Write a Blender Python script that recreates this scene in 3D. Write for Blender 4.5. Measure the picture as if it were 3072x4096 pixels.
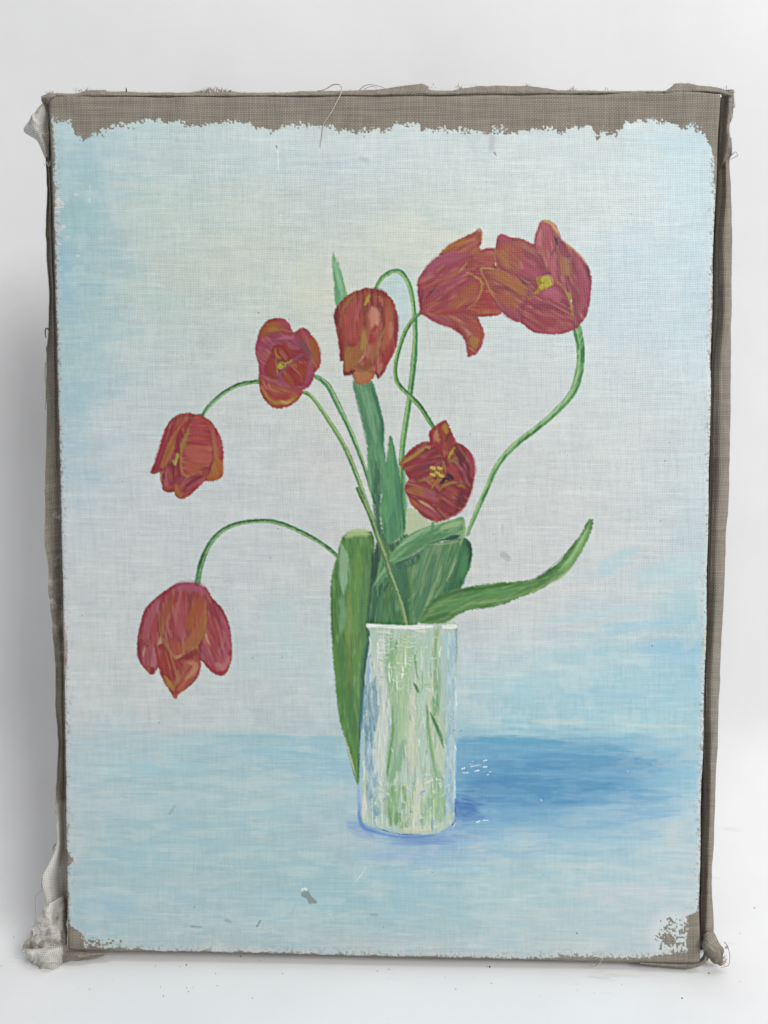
import bpy, math, random
import numpy as np
from mathutils import Matrix, Vector
for o in list(bpy.data.objects): bpy.data.objects.remove(o)
scene = bpy.context.scene
COL = scene.collection
R = math.radians
random.seed(4)

# ------------------------------------------------------------------ camera
IW, IH, FPX = 3072.0, 4096.0, 2958.0
CW, CH = 0.45, 0.598            # canvas size in metres
# four corners of the canvas face as seen, clockwise from top left
CORN = np.array([[193, 380], [2885, 368], [2800, 3856], [270, 3810]], float)
def _pose():
    obj = np.array([[-CW/2, CH], [CW/2, CH], [CW/2, 0], [-CW/2, 0]])
    A = []
    for (x, y), (u, v) in zip(obj, CORN):
        A.append([x, y, 1, 0, 0, 0, -u*x, -u*y, -u]); A.append([0, 0, 0, x, y, 1, -v*x, -v*y, -v])
    H = np.linalg.svd(np.array(A))[2][-1].reshape(3, 3)
    K = np.array([[FPX, 0, IW/2], [0, FPX, IH/2], [0, 0, 1]])
    M = np.linalg.inv(K) @ H
    if M[2, 2] < 0: M = -M
    s = (np.linalg.norm(M[:, 0]) + np.linalg.norm(M[:, 1])) / 2
    a, b, t = M[:, 0]/s, M[:, 1]/s, M[:, 2]/s
    # local axes: X right, Y away from the viewer, Z up
    Rm = np.stack([a, np.cross(b, a), b], 1)
    U, _, Vt = np.linalg.svd(Rm); Rm = U @ Vt
    return Rm, t
RM, TV = _pose()
CAM = -RM.T @ TV
ROOT = Matrix.Translation((0, 0, 0.007)) @ Matrix.Rotation(R(-3.0), 4, 'X')
cl = Matrix.Identity(4)
for i in range(3):
    cl[i][0], cl[i][1], cl[i][2], cl[i][3] = RM.T[i, 0], -RM.T[i, 1], -RM.T[i, 2], CAM[i]
cam = bpy.data.cameras.new('camera'); co = bpy.data.objects.new('camera', cam); COL.objects.link(co)
co.matrix_world = ROOT @ cl
cam.sensor_fit = 'HORIZONTAL'; cam.sensor_width = 36; cam.lens = FPX/IW*36
cam.clip_start = 0.02; cam.clip_end = 50
scene.camera = co
scene.render.resolution_x, scene.render.resolution_y = 768, 1024
RINV = np.array(ROOT.inverted())
RFWD = np.array(ROOT)
def ray(px, py):
    d = np.stack([(np.asarray(px, float)-IW/2)/FPX, (np.asarray(py, float)-IH/2)/FPX, np.ones_like(np.asarray(px, float)*1.0)], -1)
    return d @ RM            # = RM^T d
def P(px, py, d=0.0):
    """point on the plane d metres behind the canvas face, in the painting's own frame"""
    r = ray(px, py); k = (d - CAM[1]) / r[..., 1]
    return CAM + r * np.asarray(k)[..., None]
def floor_pt(px, py, z=0.0):
    """world point on the table top"""
    r = ray(px, py) @ RFWD[:3, :3].T; c = RFWD[:3, :3] @ CAM + RFWD[:3, 3]
    k = (z - c[2]) / r[..., 2]
    return c + r * np.asarray(k)[..., None]

# ------------------------------------------------------------------ light
world = bpy.data.worlds.new('World'); scene.world = world; world.use_nodes = True
bg = world.node_tree.nodes['Background']; bg.inputs[0].default_value = (0.93, 0.96, 1.0, 1); bg.inputs[1].default_value = 0.21
def area(name, loc, target, sx, sy, power, col):
    l = bpy.data.lights.new(name, 'AREA'); l.shape = 'RECTANGLE'; l.size = sx; l.size_y = sy; l.energy = power; l.color = col
    o = bpy.data.objects.new(name, l); COL.objects.link(o); o.location = loc
    o.rotation_euler = (Vector(target) - Vector(loc)).to_track_quat('-Z', 'Y').to_euler()
    return o
area('window_light', (2.55, -2.7, 2.75), (0, 0, 0.3), 1.9, 1.7, 152, (1, 0.995, 0.98))
area('ceiling_light', (0.15, -0.42, 2.3), (0, 0, 0.2), 1.3, 0.6, 13, (0.99, 0.995, 1))
scene.view_settings.view_transform = 'Standard'; scene.view_settings.look = 'None'
scene.view_settings.exposure = 0.0; scene.view_settings.gamma = 1
PAINT_K = 1.0                    # paint albedo per unit of displayed linear colour
BACK = 0.20                      # paper sweep this far behind the canvas

# ------------------------------------------------------------------ node helpers
def lin(c):
    c = np.asarray(c, float)
    return np.where(c <= 0.04045, c/12.92, ((c+0.055)/1.055)**2.4)
def hx(s):
    return lin(np.array([int(s[i:i+2], 16) for i in (0, 2, 4)])/255.0)
class NT:
    def __init__(s, name):
        s.m = bpy.data.materials.new(name); s.m.use_nodes = True; s.t = s.m.node_tree; s.b = s.t.nodes['Principled BSDF']
    def n(s, kind, **kw):
        nd = s.t.nodes.new(kind)
        for k, v in kw.items():
            if k.startswith('i_'):
                key = k[2:]; key = int(key) if key.isdigit() else key
                s.put(nd.inputs[key], v)
            else: setattr(nd, k, v)
        return nd
    def put(s, sock, v):
        if isinstance(v, bpy.types.NodeSocket): s.t.links.new(v, sock)
        elif isinstance(v, (tuple, list, np.ndarray)):
            v = list(v)
            sock.default_value = v + [1] if (len(v) == 3 and sock.type == 'RGBA') else v
        else: sock.default_value = v
    def math(s, op, a, b=0.0, c=None, clamp=False):
        nd = s.n('ShaderNodeMath', operation=op, use_clamp=clamp); s.put(nd.inputs[0], a); s.put(nd.inputs[1], b)
        if c is not None: s.put(nd.inputs[2], c)
        return nd.outputs[0]
    def mix(s, f, a, b, mode='MIX'):
        nd = s.n('ShaderNodeMix', data_type='RGBA', blend_type=mode); s.put(nd.inputs[0], f)
        s.put(nd.inputs[6], a); s.put(nd.inputs[7], b); return nd.outputs[2]
    def noise(s, vec, scale, detail=2, rough=0.5, dim='3D'):
        nd = s.n('ShaderNodeTexNoise', noise_dimensions=dim); s.put(nd.inputs['Vector'], vec)
        nd.inputs['Scale'].default_value = scale; nd.inputs['Detail'].default_value = detail; nd.inputs['Roughness'].default_value = rough
        return nd.outputs['Fac']
    def vmul(s, vec, v):
        nd = s.n('ShaderNodeVectorMath', operation='MULTIPLY'); s.put(nd.inputs[0], vec); nd.inputs[1].default_value = v; return nd.outputs[0]
    def ramp(s, f, a, b, va=0.0, vb=1.0):
        nd = s.n('ShaderNodeMapRange', interpolation_type='SMOOTHSTEP'); s.put(nd.inputs[0], f)
        for k, v in zip((1, 2, 3, 4), (a, b, va, vb)): nd.inputs[k].default_value = v
        return nd.outputs[0]

def weave(k, density=900.0, wander=0.0011):
    """threads from the UV map (metres along the cloth): returns height, pit, over-under tint, thread irregularity"""
    uv = k.n('ShaderNodeUVMap').outputs[0]
    wn = k.n('ShaderNodeTexNoise'); k.put(wn.inputs['Vector'], uv); wn.inputs['Scale'].default_value = 22; wn.inputs['Detail'].default_value = 3
    off = k.n('ShaderNodeVectorMath', operation='MULTIPLY_ADD'); k.put(off.inputs[0], wn.outputs['Color']); off.inputs[1].default_value = (wander*4,)*3; k.put(off.inputs[2], uv)
    sp = k.n('ShaderNodeSeparateXYZ'); k.put(sp.inputs[0], off.outputs[0])
    U = k.math('MULTIPLY', sp.outputs[0], density); V = k.math('MULTIPLY', sp.outputs[1], density*0.97)
    su = k.math('SINE', k.math('MULTIPLY', U, math.pi)); sv = k.math('SINE', k.math('MULTIPLY', V, math.pi))
    a = k.math('ABSOLUTE', su); b = k.math('ABSOLUTE', sv)
    s = k.math('MULTIPLY', su, sv)
    # irregular threads: noise on the whole thread number, stretched along the thread
    cu = k.n('ShaderNodeCombineXYZ'); k.put(cu.inputs[0], k.math('MULTIPLY', k.math('FLOOR', U), 1.73)); k.put(cu.inputs[1], k.math('MULTIPLY', V, 0.035))
    cv = k.n('ShaderNodeCombineXYZ'); k.put(cv.inputs[0], k.math('MULTIPLY', U, 0.03)); k.put(cv.inputs[1], k.math('MULTIPLY', k.math('FLOOR', V), 1.61)); cv.inputs[2].default_value = 7.3
    nu = k.noise(cu.outputs[0], 1.0, 1); nv = k.noise(cv.outputs[0], 1.0, 1)
    irr = k.math('ADD', nu, nv)                                   # about 1
    pit = k.math('MULTIPLY', k.math('SUBTRACT', 1.0, a), k.math('SUBTRACT', 1.0, b))
    pit = k.ramp(k.math('MULTIPLY', pit, k.ramp(irr, 1.35, 0.65, 0.7, 1.35)), 0.08, 0.5)
    h = k.math('MAXIMUM', k.math('MULTIPLY', a, k.math('MULTIPLY_ADD', s, 0.35, 0.65)), k.math('MULTIPLY', b, k.math('MULTIPLY_ADD', s, -0.35, 0.65)))
    return h, pit, s, irr, uv

def linen_nodes(k, h, pit, s, irr, uv, light='A39C8F', dark='4A433B'):
    f = k.math('MULTIPLY_ADD', s, 0.2, 0.62)
    f = k.math('ADD', f, k.math('MULTIPLY', k.math('SUBTRACT', irr, 1.0), 0.5))
    f = k.math('ADD', f, k.math('MULTIPLY', k.math('SUBTRACT', k.noise(uv, 60, 4, 0.6), 0.5), 0.5), clamp=True)
    c = k.mix(f, hx('6C655C'), hx(light))
    return k.mix(k.math('MULTIPLY', pit, 0.85), c, hx(dark))

def mat_face():
    k = NT('painted_linen'); h, pit, s, irr, uv = weave(k)
    col = k.n('ShaderNodeAttribute', attribute_name='Col').outputs['Color']
    raw = k.n('ShaderNodeAttribute', attribute_name='Raw').outputs['Fac']
    cov = k.n('ShaderNodeAttribute', attribute_name='Cover').outputs['Fac']
    var = k.math('MULTIPLY_ADD', k.math('SUBTRACT', irr, 1.0), 0.06, 1.03)
    pc = k.n('ShaderNodeVectorMath', operation='SCALE'); k.put(pc.inputs[0], col); k.put(pc.inputs['Scale'], var)
    thin = k.math('SUBTRACT', 1.0, cov)
    pp = k.math('MULTIPLY', k.math('MULTIPLY', pit, thin), k.ramp(k.noise(uv, 420, 3, 0.7), 0.3, 0.68, 0.1, 1.0))
    dk = k.n('ShaderNodeVectorMath', operation='SCALE'); k.put(dk.inputs[0], col); dk.inputs['Scale'].default_value = 0.28
    painted = k.mix(k.math('MULTIPLY', pp, 0.72), pc.outputs[0], k.mix(0.35, dk.outputs[0], hx('4C514B')))
    lc = linen_nodes(k, h, pit, s, irr, uv)
    c = k.mix(raw, painted, lc)
    k.put(k.b.inputs['Base Color'], c)
    rg = k.math('MULTIPLY_ADD', raw, 0.4, 0.4); rg = k.math('ADD', rg, k.math('MULTIPLY', k.noise(uv, 40, 3), 0.1)); k.put(k.b.inputs['Roughness'], rg)
    k.put(k.b.inputs['Specular IOR Level'], k.math('MULTIPLY_ADD', raw, -0.4, 0.5))
    st = k.math('MULTIPLY', k.math('SUBTRACT', 1.0, k.math('MULTIPLY', cov, 0.75)), 0.75)
    bp = k.n('ShaderNodeBump'); k.put(bp.inputs['Strength'], st); bp.inputs['Distance'].default_value = 0.00022; k.put(bp.inputs['Height'], h)
    k.put(k.b.inputs['Normal'], bp.outputs[0])
    return k.m
def mat_linen(name='linen', primed=False, light='A39C8F'):
    k = NT(name); h, pit, s, irr, uv = weave(k)
    lc = linen_nodes(k, h, pit, s, irr, uv, light)
    if primed:     # lead-white primer gone patchy, toned darker along folds
        pr = k.n('ShaderNodeAttribute', attribute_name='Prime').outputs['Fac']
        n = k.noise(uv, 90, 5, 0.65)
        f = k.ramp(k.math('ADD', k.math('MULTIPLY', k.math('SUBTRACT', n, 0.5), 0.9), pr), 0.4, 0.62)
        w = k.mix(k.ramp(k.noise(uv, 45, 4), 0.35, 0.75), hx('DAD8D2'), hx('BDBAB2'))
        w = k.mix(k.math('MULTIPLY', pit, 0.75), w, hx('55504A'))
        lc = k.mix(f, lc, w)
    k.put(k.b.inputs['Base Color'], lc); k.b.inputs['Roughness'].default_value = 0.85; k.b.inputs['Specular IOR Level'].default_value = 0.1
    bp = k.n('ShaderNodeBump'); bp.inputs['Strength'].default_value = 0.8; bp.inputs['Distance'].default_value = 0.0003; k.put(bp.inputs['Height'], h)
    k.put(k.b.inputs['Normal'], bp.outputs[0]); return k.m
def mat_plain(name, c, c2=None, rough=0.8, scale=60, spec=0.2):
    k = NT(name); oc = k.n('ShaderNodeTexCoord').outputs['Object']
    k.put(k.b.inputs['Base Color'], k.mix(k.ramp(k.noise(oc, scale, 4, 0.6), 0.35, 0.65), hx(c), hx(c2 or c)))
    k.b.inputs['Roughness'].default_value = rough; k.b.inputs['Specular IOR Level'].default_value = spec
    return k.m
def mat_paper():
    k = NT('white_paper'); oc = k.n('ShaderNodeTexCoord').outputs['Object']
    base = k.mix(k.ramp(k.noise(oc, 5, 4, 0.55), 0.3, 0.7), hx('E4E4E5'), hx('ECECED'))
    # faint scuffs and grey smudges on the working surface
    sc = k.noise(k.vmul(oc, (9, 45, 20)), 1.0, 5, 0.7)
    lo = k.ramp(k.n('ShaderNodeSeparateXYZ', i_0=oc).outputs[2], 0.2, 0.03)
    base = k.mix(k.math('MULTIPLY', k.ramp(sc, 0.60, 0.74, 0, 0.35), lo), base, hx('B8B4B4'))
    base = k.mix(k.math('MULTIPLY', k.ramp(k.noise(oc, 3.0, 3), 0.62, 0.8, 0, 0.22), lo), base, hx('D8C4C4'))
    k.put(k.b.inputs['Base Color'], base); k.b.inputs['Roughness'].default_value = 0.6; k.b.inputs['Specular IOR Level'].default_value = 0.2
    bp = k.n('ShaderNodeBump'); bp.inputs['Strength'].default_value = 0.25; bp.inputs['Distance'].default_value = 0.002
    k.put(bp.inputs['Height'], k.math('ADD', k.noise(oc, 18, 5, 0.6), k.math('MULTIPLY', k.noise(k.vmul(oc, (2, 60, 60)), 1.0, 3), 0.15))); k.put(k.b.inputs['Normal'], bp.outputs[0])
    return k.m
M_FACE = mat_face(); M_LINEN = mat_linen('raw_linen'); M_PRIME = mat_linen('primed_linen', True)
M_THREAD = mat_plain('linen_thread', 'B9B0A3', 'C9C1B5'); M_DTHREAD = mat_plain('dark_thread', '4A443E', '6A6258')
M_WOOD = mat_plain('stretcher_wood', 'A98355', '8C6A43', scale=20); M_PAPER = mat_paper(); M_DUST = mat_plain('dust', '2E2A28', '4A4440')

# ------------------------------------------------------------------ numpy noise
_tabs = {}
def vnoise(x, y, seed=0):
    if seed not in _tabs: _tabs[seed] = np.random.RandomState(seed).rand(256, 256).astype(np.float32)
    t = _tabs[seed]; xi = np.floor(x).astype(int); yi = np.floor(y).astype(int)
    fx = x-xi; fy = y-yi; fx = fx*fx*(3-2*fx); fy = fy*fy*(3-2*fy)
    x0 = xi & 255; x1 = (xi+1) & 255; y0 = yi & 255; y1 = (yi+1) & 255
    return (t[y0, x0]*(1-fx)+t[y0, x1]*fx)*(1-fy)+(t[y1, x0]*(1-fx)+t[y1, x1]*fx)*fy
def fbm(x, y, seed=0, o=3):
    s = 0; a = 1; n = 0
    for i in range(o):
        s = s + a*vnoise(x*2**i+i*17.3, y*2**i+i*9.1, seed+i); n += a; a *= 0.55
    return s/n
def sstep(a, b, x):
    t = np.clip((x-a)/(b-a), 0, 1); return t*t*(3-2*t)

# ------------------------------------------------------------------ the painted face, as one lattice
NX, NY = 900, 1160
def interp(pts, x): pts = sorted(pts); return np.interp(x, [p[0] for p in pts], [p[1] for p in pts])
LEFT = [(380, 193), (700, 205), (1000, 214), (1500, 228), (2100, 243), (2700, 255), (3300, 263), (3810, 270)]      # y -> x
RIGHT = [(368, 2885), (600, 2874), (900, 2859), (1300, 2850), (1700, 2843), (2100, 2835), (2700, 2822), (3300, 2806), (3600, 2802), (3856, 2800)]
def cspl(pts, x):
    xs = np.array([p[0] for p in pts], float); ys = np.array([p[1] for p in pts], float)
    m = np.gradient(ys, xs); i = np.clip(np.searchsorted(xs, x)-1, 0, len(xs)-2); h = xs[i+1]-xs[i]; t = (x-xs[i])/h
    return (2*t**3-3*t**2+1)*ys[i]+(t**3-2*t**2+t)*h*m[i]+(-2*t**3+3*t**2)*ys[i+1]+(t**3-t**2)*h*m[i+1]
sv, tv = np.meshgrid(np.linspace(0, 1, NX), np.linspace(0, 1, NY))
TOPL = [(0, 385), (0.02, 381), (0.1, 384), (0.3, 385), (0.5, 382), (0.6, 379), (0.8, 374), (0.97, 367), (1, 378)]
BOTL = [(0, 3806), (0.2, 3812), (0.5, 3830), (0.8, 3847), (0.9, 3853), (1, 3856)]
yt = cspl(TOPL, sv); yb = cspl(BOTL, sv)
PY = yt*(1-tv)+yb*tv
PY += (1-np.abs(2*sv-1))*0
xl = cspl(LEFT, PY); xr = cspl(RIGHT, PY)
PX = xl*(1-sv)+xr*sv
C = np.zeros((NY, NX, 3)); COV = np.full((NY, NX), 0.25); HGT = np.zeros((NY, NX)); RAW = np.zeros((NY, NX)); OWN = np.zeros((NY, NX), int)
OWNERS = ['painted_background']; OPAR = [None]; OLAB = [None]
def owner(name, parent=None, label=None):
    OWNERS.append(name); OPAR.append(parent); OLAB.append(label); return len(OWNERS)-1
colmin, colmax = PX.min(0), PX.max(0); rowmin, rowmax = PY.min(1), PY.max(1)
def box(x0, y0, x1, y1):
    i = np.where((colmax >= x0) & (colmin <= x1))[0]; j = np.where((rowmax >= y0) & (rowmin <= y1))[0]
    if len(i) == 0 or len(j) == 0: return None
    return slice(j[0], j[-1]+1), slice(i[0], i[-1]+1)
class Tr:
    def __init__(s, x0, y0, k): s.x0, s.y0, s.k = x0, y0, k
    def __call__(s, pts): return np.array([[s.x0+p[0]/s.k, s.y0+p[1]/s.k] for p in pts], float)
def catmull(p, closed, n=5):
    N = len(p); out = []
    for i in range(N if closed else N-1):
        if closed: a, b, c, d = p[(i-1) % N], p[i], p[(i+1) % N], p[(i+2) % N]
        else: a, b, c, d = p[max(i-1, 0)], p[i], p[i+1], p[min(i+2, N-1)]
        for k in range(n):
            t = k/n; out.append(0.5*((2*b)+(-a+c)*t+(2*a-5*b+4*c-d)*t*t+(-a+3*b-3*c+d)*t**3))
    if not closed: out.append(p[-1])
    return np.array(out)
OPN = [0]; TONE = [0]; EDGES = []
def tone(c):
    v = np.array([int(c[i:i+2], 16) for i in (0, 2, 4)], float); m = v.mean(); sat = (v.max()-v.min())/255
    if v[1] >= v[0] and v[1] >= v[2]: v = (m+1.0*(v-m))*0.94+np.array([1, 1, -2])
    else: v = (m+1.0*(v-m))*(1-0.11*min(1, sat*2.4))
    return '%02X%02X%02X' % tuple(int(round(min(255, max(0, q)))) for q in v)
    v = v; return '%02X%02X%02X' % tuple(int(round(min(255, max(0, q)))) for q in v)
def streak(x, y, ang, seed, fine=3.2, long=40.0):
    c, s = math.cos(ang), math.sin(ang)
    return fbm((x*c+y*s)/long, (-x*s+y*c)/fine, seed, 2)
def apply(sl, a, col, ang, var, col2, h, cover, own, x, y, own_mask):
    OPN[0] += 1; sd = OPN[0]*3 % 97
    st = streak(x, y, ang, sd); st2 = streak(x+300, y, ang, sd+1, 8, 70)
    c1 = hx(tone(col) if TONE[0] else col)[None, None]; col2 = tone(col2) if (TONE[0] and col2) else col2; c = c1 if col2 is None else c1+(hx(col2)[None, None]-c1)*sstep(0.3, 0.7, st2)[..., None]
    c = c*(1+var*2*(st[..., None]-0.5))
    if TONE[0] and own is not None and OWNERS[own] in ('petal', 'painted_tulip', 'painted_leaf'):
        s3 = streak(x, y, ang, sd+8, 7.5, 70); s4 = streak(x+90, y+50, ang, sd+9, 11, 90); s5 = streak(x+20, y, ang, sd+10, 6.5, 55)
        c = c*(1-0.2*sstep(0.52, 0.75, s3))[..., None]
        hi, mid = ('D0938A', 'B07838') if OWNERS[own] != 'painted_leaf' else ('9DC08C', '7E9C4A')
        c = c+(hx(hi)-c)*(0.26*sstep(0.56, 0.8, s5))[..., None]; c = c+(hx(mid)-c)*(0.28*sstep(0.55, 0.8, s4))[..., None]
    C[sl] = C[sl]*(1-a[..., None])+c*a[..., None]
    COV[sl] = COV[sl]*(1-a)+cover*a
    if h: HGT[sl] = np.maximum(HGT[sl], 0) + a*h*(0.5+st)
    if own is not None: OWN[sl] = np.where(own_mask, own, OWN[sl])
def poly(T, pts, col, own=None, a=1.0, f=3.4, ang=0.0, var=0.16, col2=None, h=0.00005, cover=0.42, smooth=True, wob=2.5, brk=0.0):
    p = T(pts); p = catmull(p, True, 4) if smooth else p
    m = f+6; sl = box(p[:, 0].min()-m, p[:, 1].min()-m, p[:, 0].max()+m, p[:, 1].max()+m)
    if sl is None: return
    x, y = PX[sl], PY[sl]; sd = OPN[0]*5 % 89
    wx = x+(vnoise(x/7, y/7, sd)-0.5)*2*wob; wy = y+(vnoise(x/7, y/7, sd+1)-0.5)*2*wob
    d2 = np.full(x.shape, 1e12); ins = np.zeros(x.shape, bool)
    for i in range(len(p)):
        ax, ay = p[i]; bx, by = p[(i+1) % len(p)]; ex, ey = bx-ax, by-ay; L = ex*ex+ey*ey+1e-9
        t = np.clip(((wx-ax)*ex+(wy-ay)*ey)/L, 0, 1); d2 = np.minimum(d2, (wx-ax-t*ex)**2+(wy-ay-t*ey)**2)
        if ay != by:
            cr = ((ay > wy) != (by > wy)) & (wx < ex*(wy-ay)/ey+ax); ins ^= cr
    d = np.sqrt(d2)*np.where(ins, 1, -1)+(vnoise(np.floor(x/5.5)*1.3, np.floor(y/5.5)*1.7, sd+6)-.5)*3.2
    if TONE[0] and own is not None and OWNERS[own] == 'petal': EDGES.append((sl, np.exp(-((d-1.5)/3.2)**2)*(0.3+0.7*sstep(.35, .7, vnoise(x/30, y/30, sd+5)))))
    al = sstep(-f, f, d)*a
    if brk: al = al*sstep(brk-0.22, brk+0.1, streak(x, y, ang, sd+2, 2.6, 26)+0.15)
    apply(sl, al, col, ang, var, col2, h, cover, own, x, y, d > 0)
    if EDGES:
        e = EDGES.pop()[1]*a*0.27; C[sl] = C[sl]*(1-e[..., None])+hx('5A2028')*e[..., None]
def line(T, pts, w, col, own=None, a=1.0, f=1.6, var=0.15, col2=None, h=0.00004, cover=0.5, brk=0.0, wob=1.2):
    q = T(pts); p = catmull(q, False, 5) if len(q) > 2 else q
    w = np.atleast_1d(np.array(w, float)); ws = np.interp(np.linspace(0, 1, len(p)), np.linspace(0, 1, len(w)), w)/2
    if own is None and len(q) > 2: tt = np.linspace(0, 1, len(p)); ws = ws*(0.25+0.75*np.minimum(1, np.minimum(tt, 1-tt)*5))
    if own is not None: ws = ws*(1+0.22*(fbm(np.arange(len(p))*.35, np.full(len(p), 3.3+OPN[0]), 77, 2)-.5))
    m = ws.max()+f+4; sl = box(p[:, 0].min()-m, p[:, 1].min()-m, p[:, 0].max()+m, p[:, 1].max()+m)
    if sl is None: return
    x, y = PX[sl], PY[sl]; sd = OPN[0]*7 % 83
    wx = x+(vnoise(x/6, y/6, sd)-0.5)*2*wob; wy = y+(vnoise(x/6, y/6, sd+1)-0.5)*2*wob
    best = np.full(x.shape, -1e9); lat = np.zeros(x.shape)
    for i in range(len(p)-1):
        ax, ay = p[i]; bx, by = p[i+1]; ex, ey = bx-ax, by-ay; L = ex*ex+ey*ey+1e-9
        t = np.clip(((wx-ax)*ex+(wy-ay)*ey)/L, 0, 1); d = np.hypot(wx-ax-t*ex, wy-ay-t*ey); v = ws[i]*(1-t)+ws[i+1]*t-d
        side = ((wx-ax)*ey-(wy-ay)*ex)/math.sqrt(L); b = v > best; lat = np.where(b, side, lat); best = np.maximum(best, v)
    ang = math.atan2(p[-1, 1]-p[0, 1], p[-1, 0]-p[0, 0])
    if own is None and TONE[0]: f += 1.3
    if own is None: best = best+(streak(x, y, ang, sd+4, 4.5, 34)-0.5)*min(ws.max()*0.9, 9)+(vnoise(np.floor(x/5.5)*1.3, np.floor(y/5.5)*1.7, sd+6)-.5)*3
    al = sstep(-f, f, best)*a
    if brk: al = al*sstep(brk-0.22, brk+0.1, streak(x, y, ang, sd+2, 2.6, 26)+0.15)
    apply(sl, al, col, ang, var, col2, h, cover, own, x, y, best > 0)
    return
def stem(T, pts, w, col, light, dark, own, side=1):
    """a round stalk: mid green, a lighter run on one side, a darker on the other"""
    line(T, pts, w, col, own, col2=dark, cover=0.55)
    q = np.array(pts, float); g = np.gradient(q, axis=0); n = np.stack([-g[:, 1], g[:, 0]], 1); n /= np.linalg.norm(n, axis=1)[:, None]+1e-9
    wm = np.mean(w); k = T.k
    line(T, (q+n*wm*k*0.22*side), wm*0.35, light, None, a=0.75, cover=0.5, brk=0.35)
    line(T, (q-n*wm*k*0.26*side), wm*0.25, dark, None, a=0.6, cover=0.5, brk=0.4)
I1 = Tr(0, 0, 1.0); FV = Tr(0, 0, 0.54)
# --- ground colours of the picture, read on a coarse lattice (positions in photograph units / 1.8517)
gx = [130, 330, 530, 730, 930, 1130, 1330, 1530]
rows = [(270, 'B2D0D8 C0D8DB C6D9DB CBDADD C9DADC CCDCDE CADADC B8D6E6'), (350, 'A6CAD8 C0D4D6 C2D6D8 C6D6DA CAD9DA CCDBDC C8D9DC BFD9E5'),
 (440, 'A2C6D0 BFD4D0 C6D6D0 C7D5D2 CBD9D4 CDDBD8 CEDCDE C2DAE5'), (560, '9CC2D2 C0D2CD C8D4CB CBD4CC D3D7C6 CFDAD5 C8DAE1 BDD5E4'),
 (650, '9EC2D2 BCD1CC C6D3CC D3D6C4 D0D6CB CCD8D8 C4D7E2 BFD5E4'), (760, 'A2C6D2 BFD1D0 C7D2CE D0D3C8 C9D4D0 CCD7D8 C8D7DE C4D7E1'),
 (850, 'A3C4D4 C3D0D2 CAD1CE CED2CC CCD3D0 CCD5D6 CCD6DA C8D8DF'), (1000, 'ABC7D6 C7CFD3 C9D0D1 CDD0CE CED1D0 CED3D3 CED4D7 C6D5DC'),
 (1150, 'C3CED4 C7CFD3 C8CFD2 CACDCD CCD0CE CED1D1 CED2D4 C0D2DB'), (1250, 'C5CDD0 C6CDD0 C5CDD1 C8CDCE CCCFCC CDD0D1 C9D2D7 B7D1DC'),
 (1340, 'C4CACD C5CCCE C1CDD0 BCCDD0 C5CBCC CDD0D2 BED1DA ACCDDC'), (1420, 'C2C9CC C4CBCD BCCCD1 BACDD1 BDCDD0 BCD2D9 A9CDDC 9AC6DE'),
 (1500, 'C0C9CC C2CACC BECACD BACACE B0C9D4 A2CADA 9ECADB 9CC9DD'), (1570, 'BEC9CC BAC7CB B8C8CC AEC6CE 9CC5D5 9CC8D8 A1CCDA A0CBDB'),
 (1610, 'B6C7CE A8C4CF A0C3D0 9AC2D2 7DB0D2 6AA5CC 7FB3D3 9AC6DA'), (1660, 'AAC6D1 A0C3D1 9CC2D1 9CC2D4 70A6D0 5896C6 66A0CA 8DBDDA'),
 (1710, 'B4C5CC A6C5D0 A6C6CF A4C6D2 6CA2D0 4F8DC2 6A9FCB 95C2DA'), (1760, 'B5C5CB A6C4CF A3C4CF A0C1D0 6C9CD0 72A6CF 86B3D5 ADCBDA'),
 (1820, 'B4C4C9 9EC2CE A4C4CD A4C2CF 90B2D8 92BBD3 9CC1D6 B2CBD8'), (1880, 'A6C2CB A0C3CF A2C3CC 9FC2CE 9CC2D4 A4C6D2 A6C6D4 B6CAD4'),
 (1950, 'A2C0CE A8C4CF A2C2CE 9AC1CF 9CC2D1 A8C8D0 B2CAD2 BAC9D2'), (2060, 'A0C0C8 A8C1C6 ACC0C3 B2C4C6 B6C6C8 B4C5C8 B6C8CC BFC9CB')]
gy = np.array([r[0] for r in rows], float)*1.8517; gxa = np.array(gx, float)*1.8517
def sky(c):
    # reading correction of the ground colours: greyer and a little greener
    v = np.array([int(c[i:i+2], 16) for i in (0, 2, 4)], float); m = v.mean()
    k = min(1, (v.max()-v.min())/90); v = np.clip((m-2)+(0.58+0.3*k)*(v-m)+np.array([-1, 0+3*k, -1-2*k]), 0, 255); return '%02X%02X%02X' % tuple(int(round(q)) for q in v)
G = np.array([[hx(sky(c)) for c in r[1].split()] for r in rows])
def lookup(x, y):
    j = np.clip(np.searchsorted(gy, y)-1, 0, len(gy)-2); i = np.clip(np.searchsorted(gxa, x)-1, 0, len(gxa)-2)
    ty = np.clip((y-gy[j])/(gy[j+1]-gy[j]), 0, 1); tx = np.clip((x-gxa[i])/(gxa[i+1]-gxa[i]), 0, 1)
    ty = (ty*ty*(3-2*ty))[..., None]; tx = (tx*tx*(3-2*tx))[..., None]
    return (G[j, i]*(1-tx)+G[j, i+1]*tx)*(1-ty)+(G[j+1, i]*(1-tx)+G[j+1, i+1]*tx)*ty
wx = (fbm(PX/170, PY/46, 11, 4)-0.5)*240; wy = (fbm(PX/260, PY/30, 21, 4)-0.5)*130
C[:] = lookup(PX+wx, PY+wy)
br = streak(PX, PY, 0.02, 31, 5.5, 130); br2 = streak(PX, PY, 1.55, 35, 6.5, 80); pat = fbm(PX/90, PY/60, 41, 3)
br3 = streak(PX, PY, 0.0, 37, 7.5, 60); br4 = streak(PX, PY, 1.57, 39, 7.5, 55)
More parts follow.
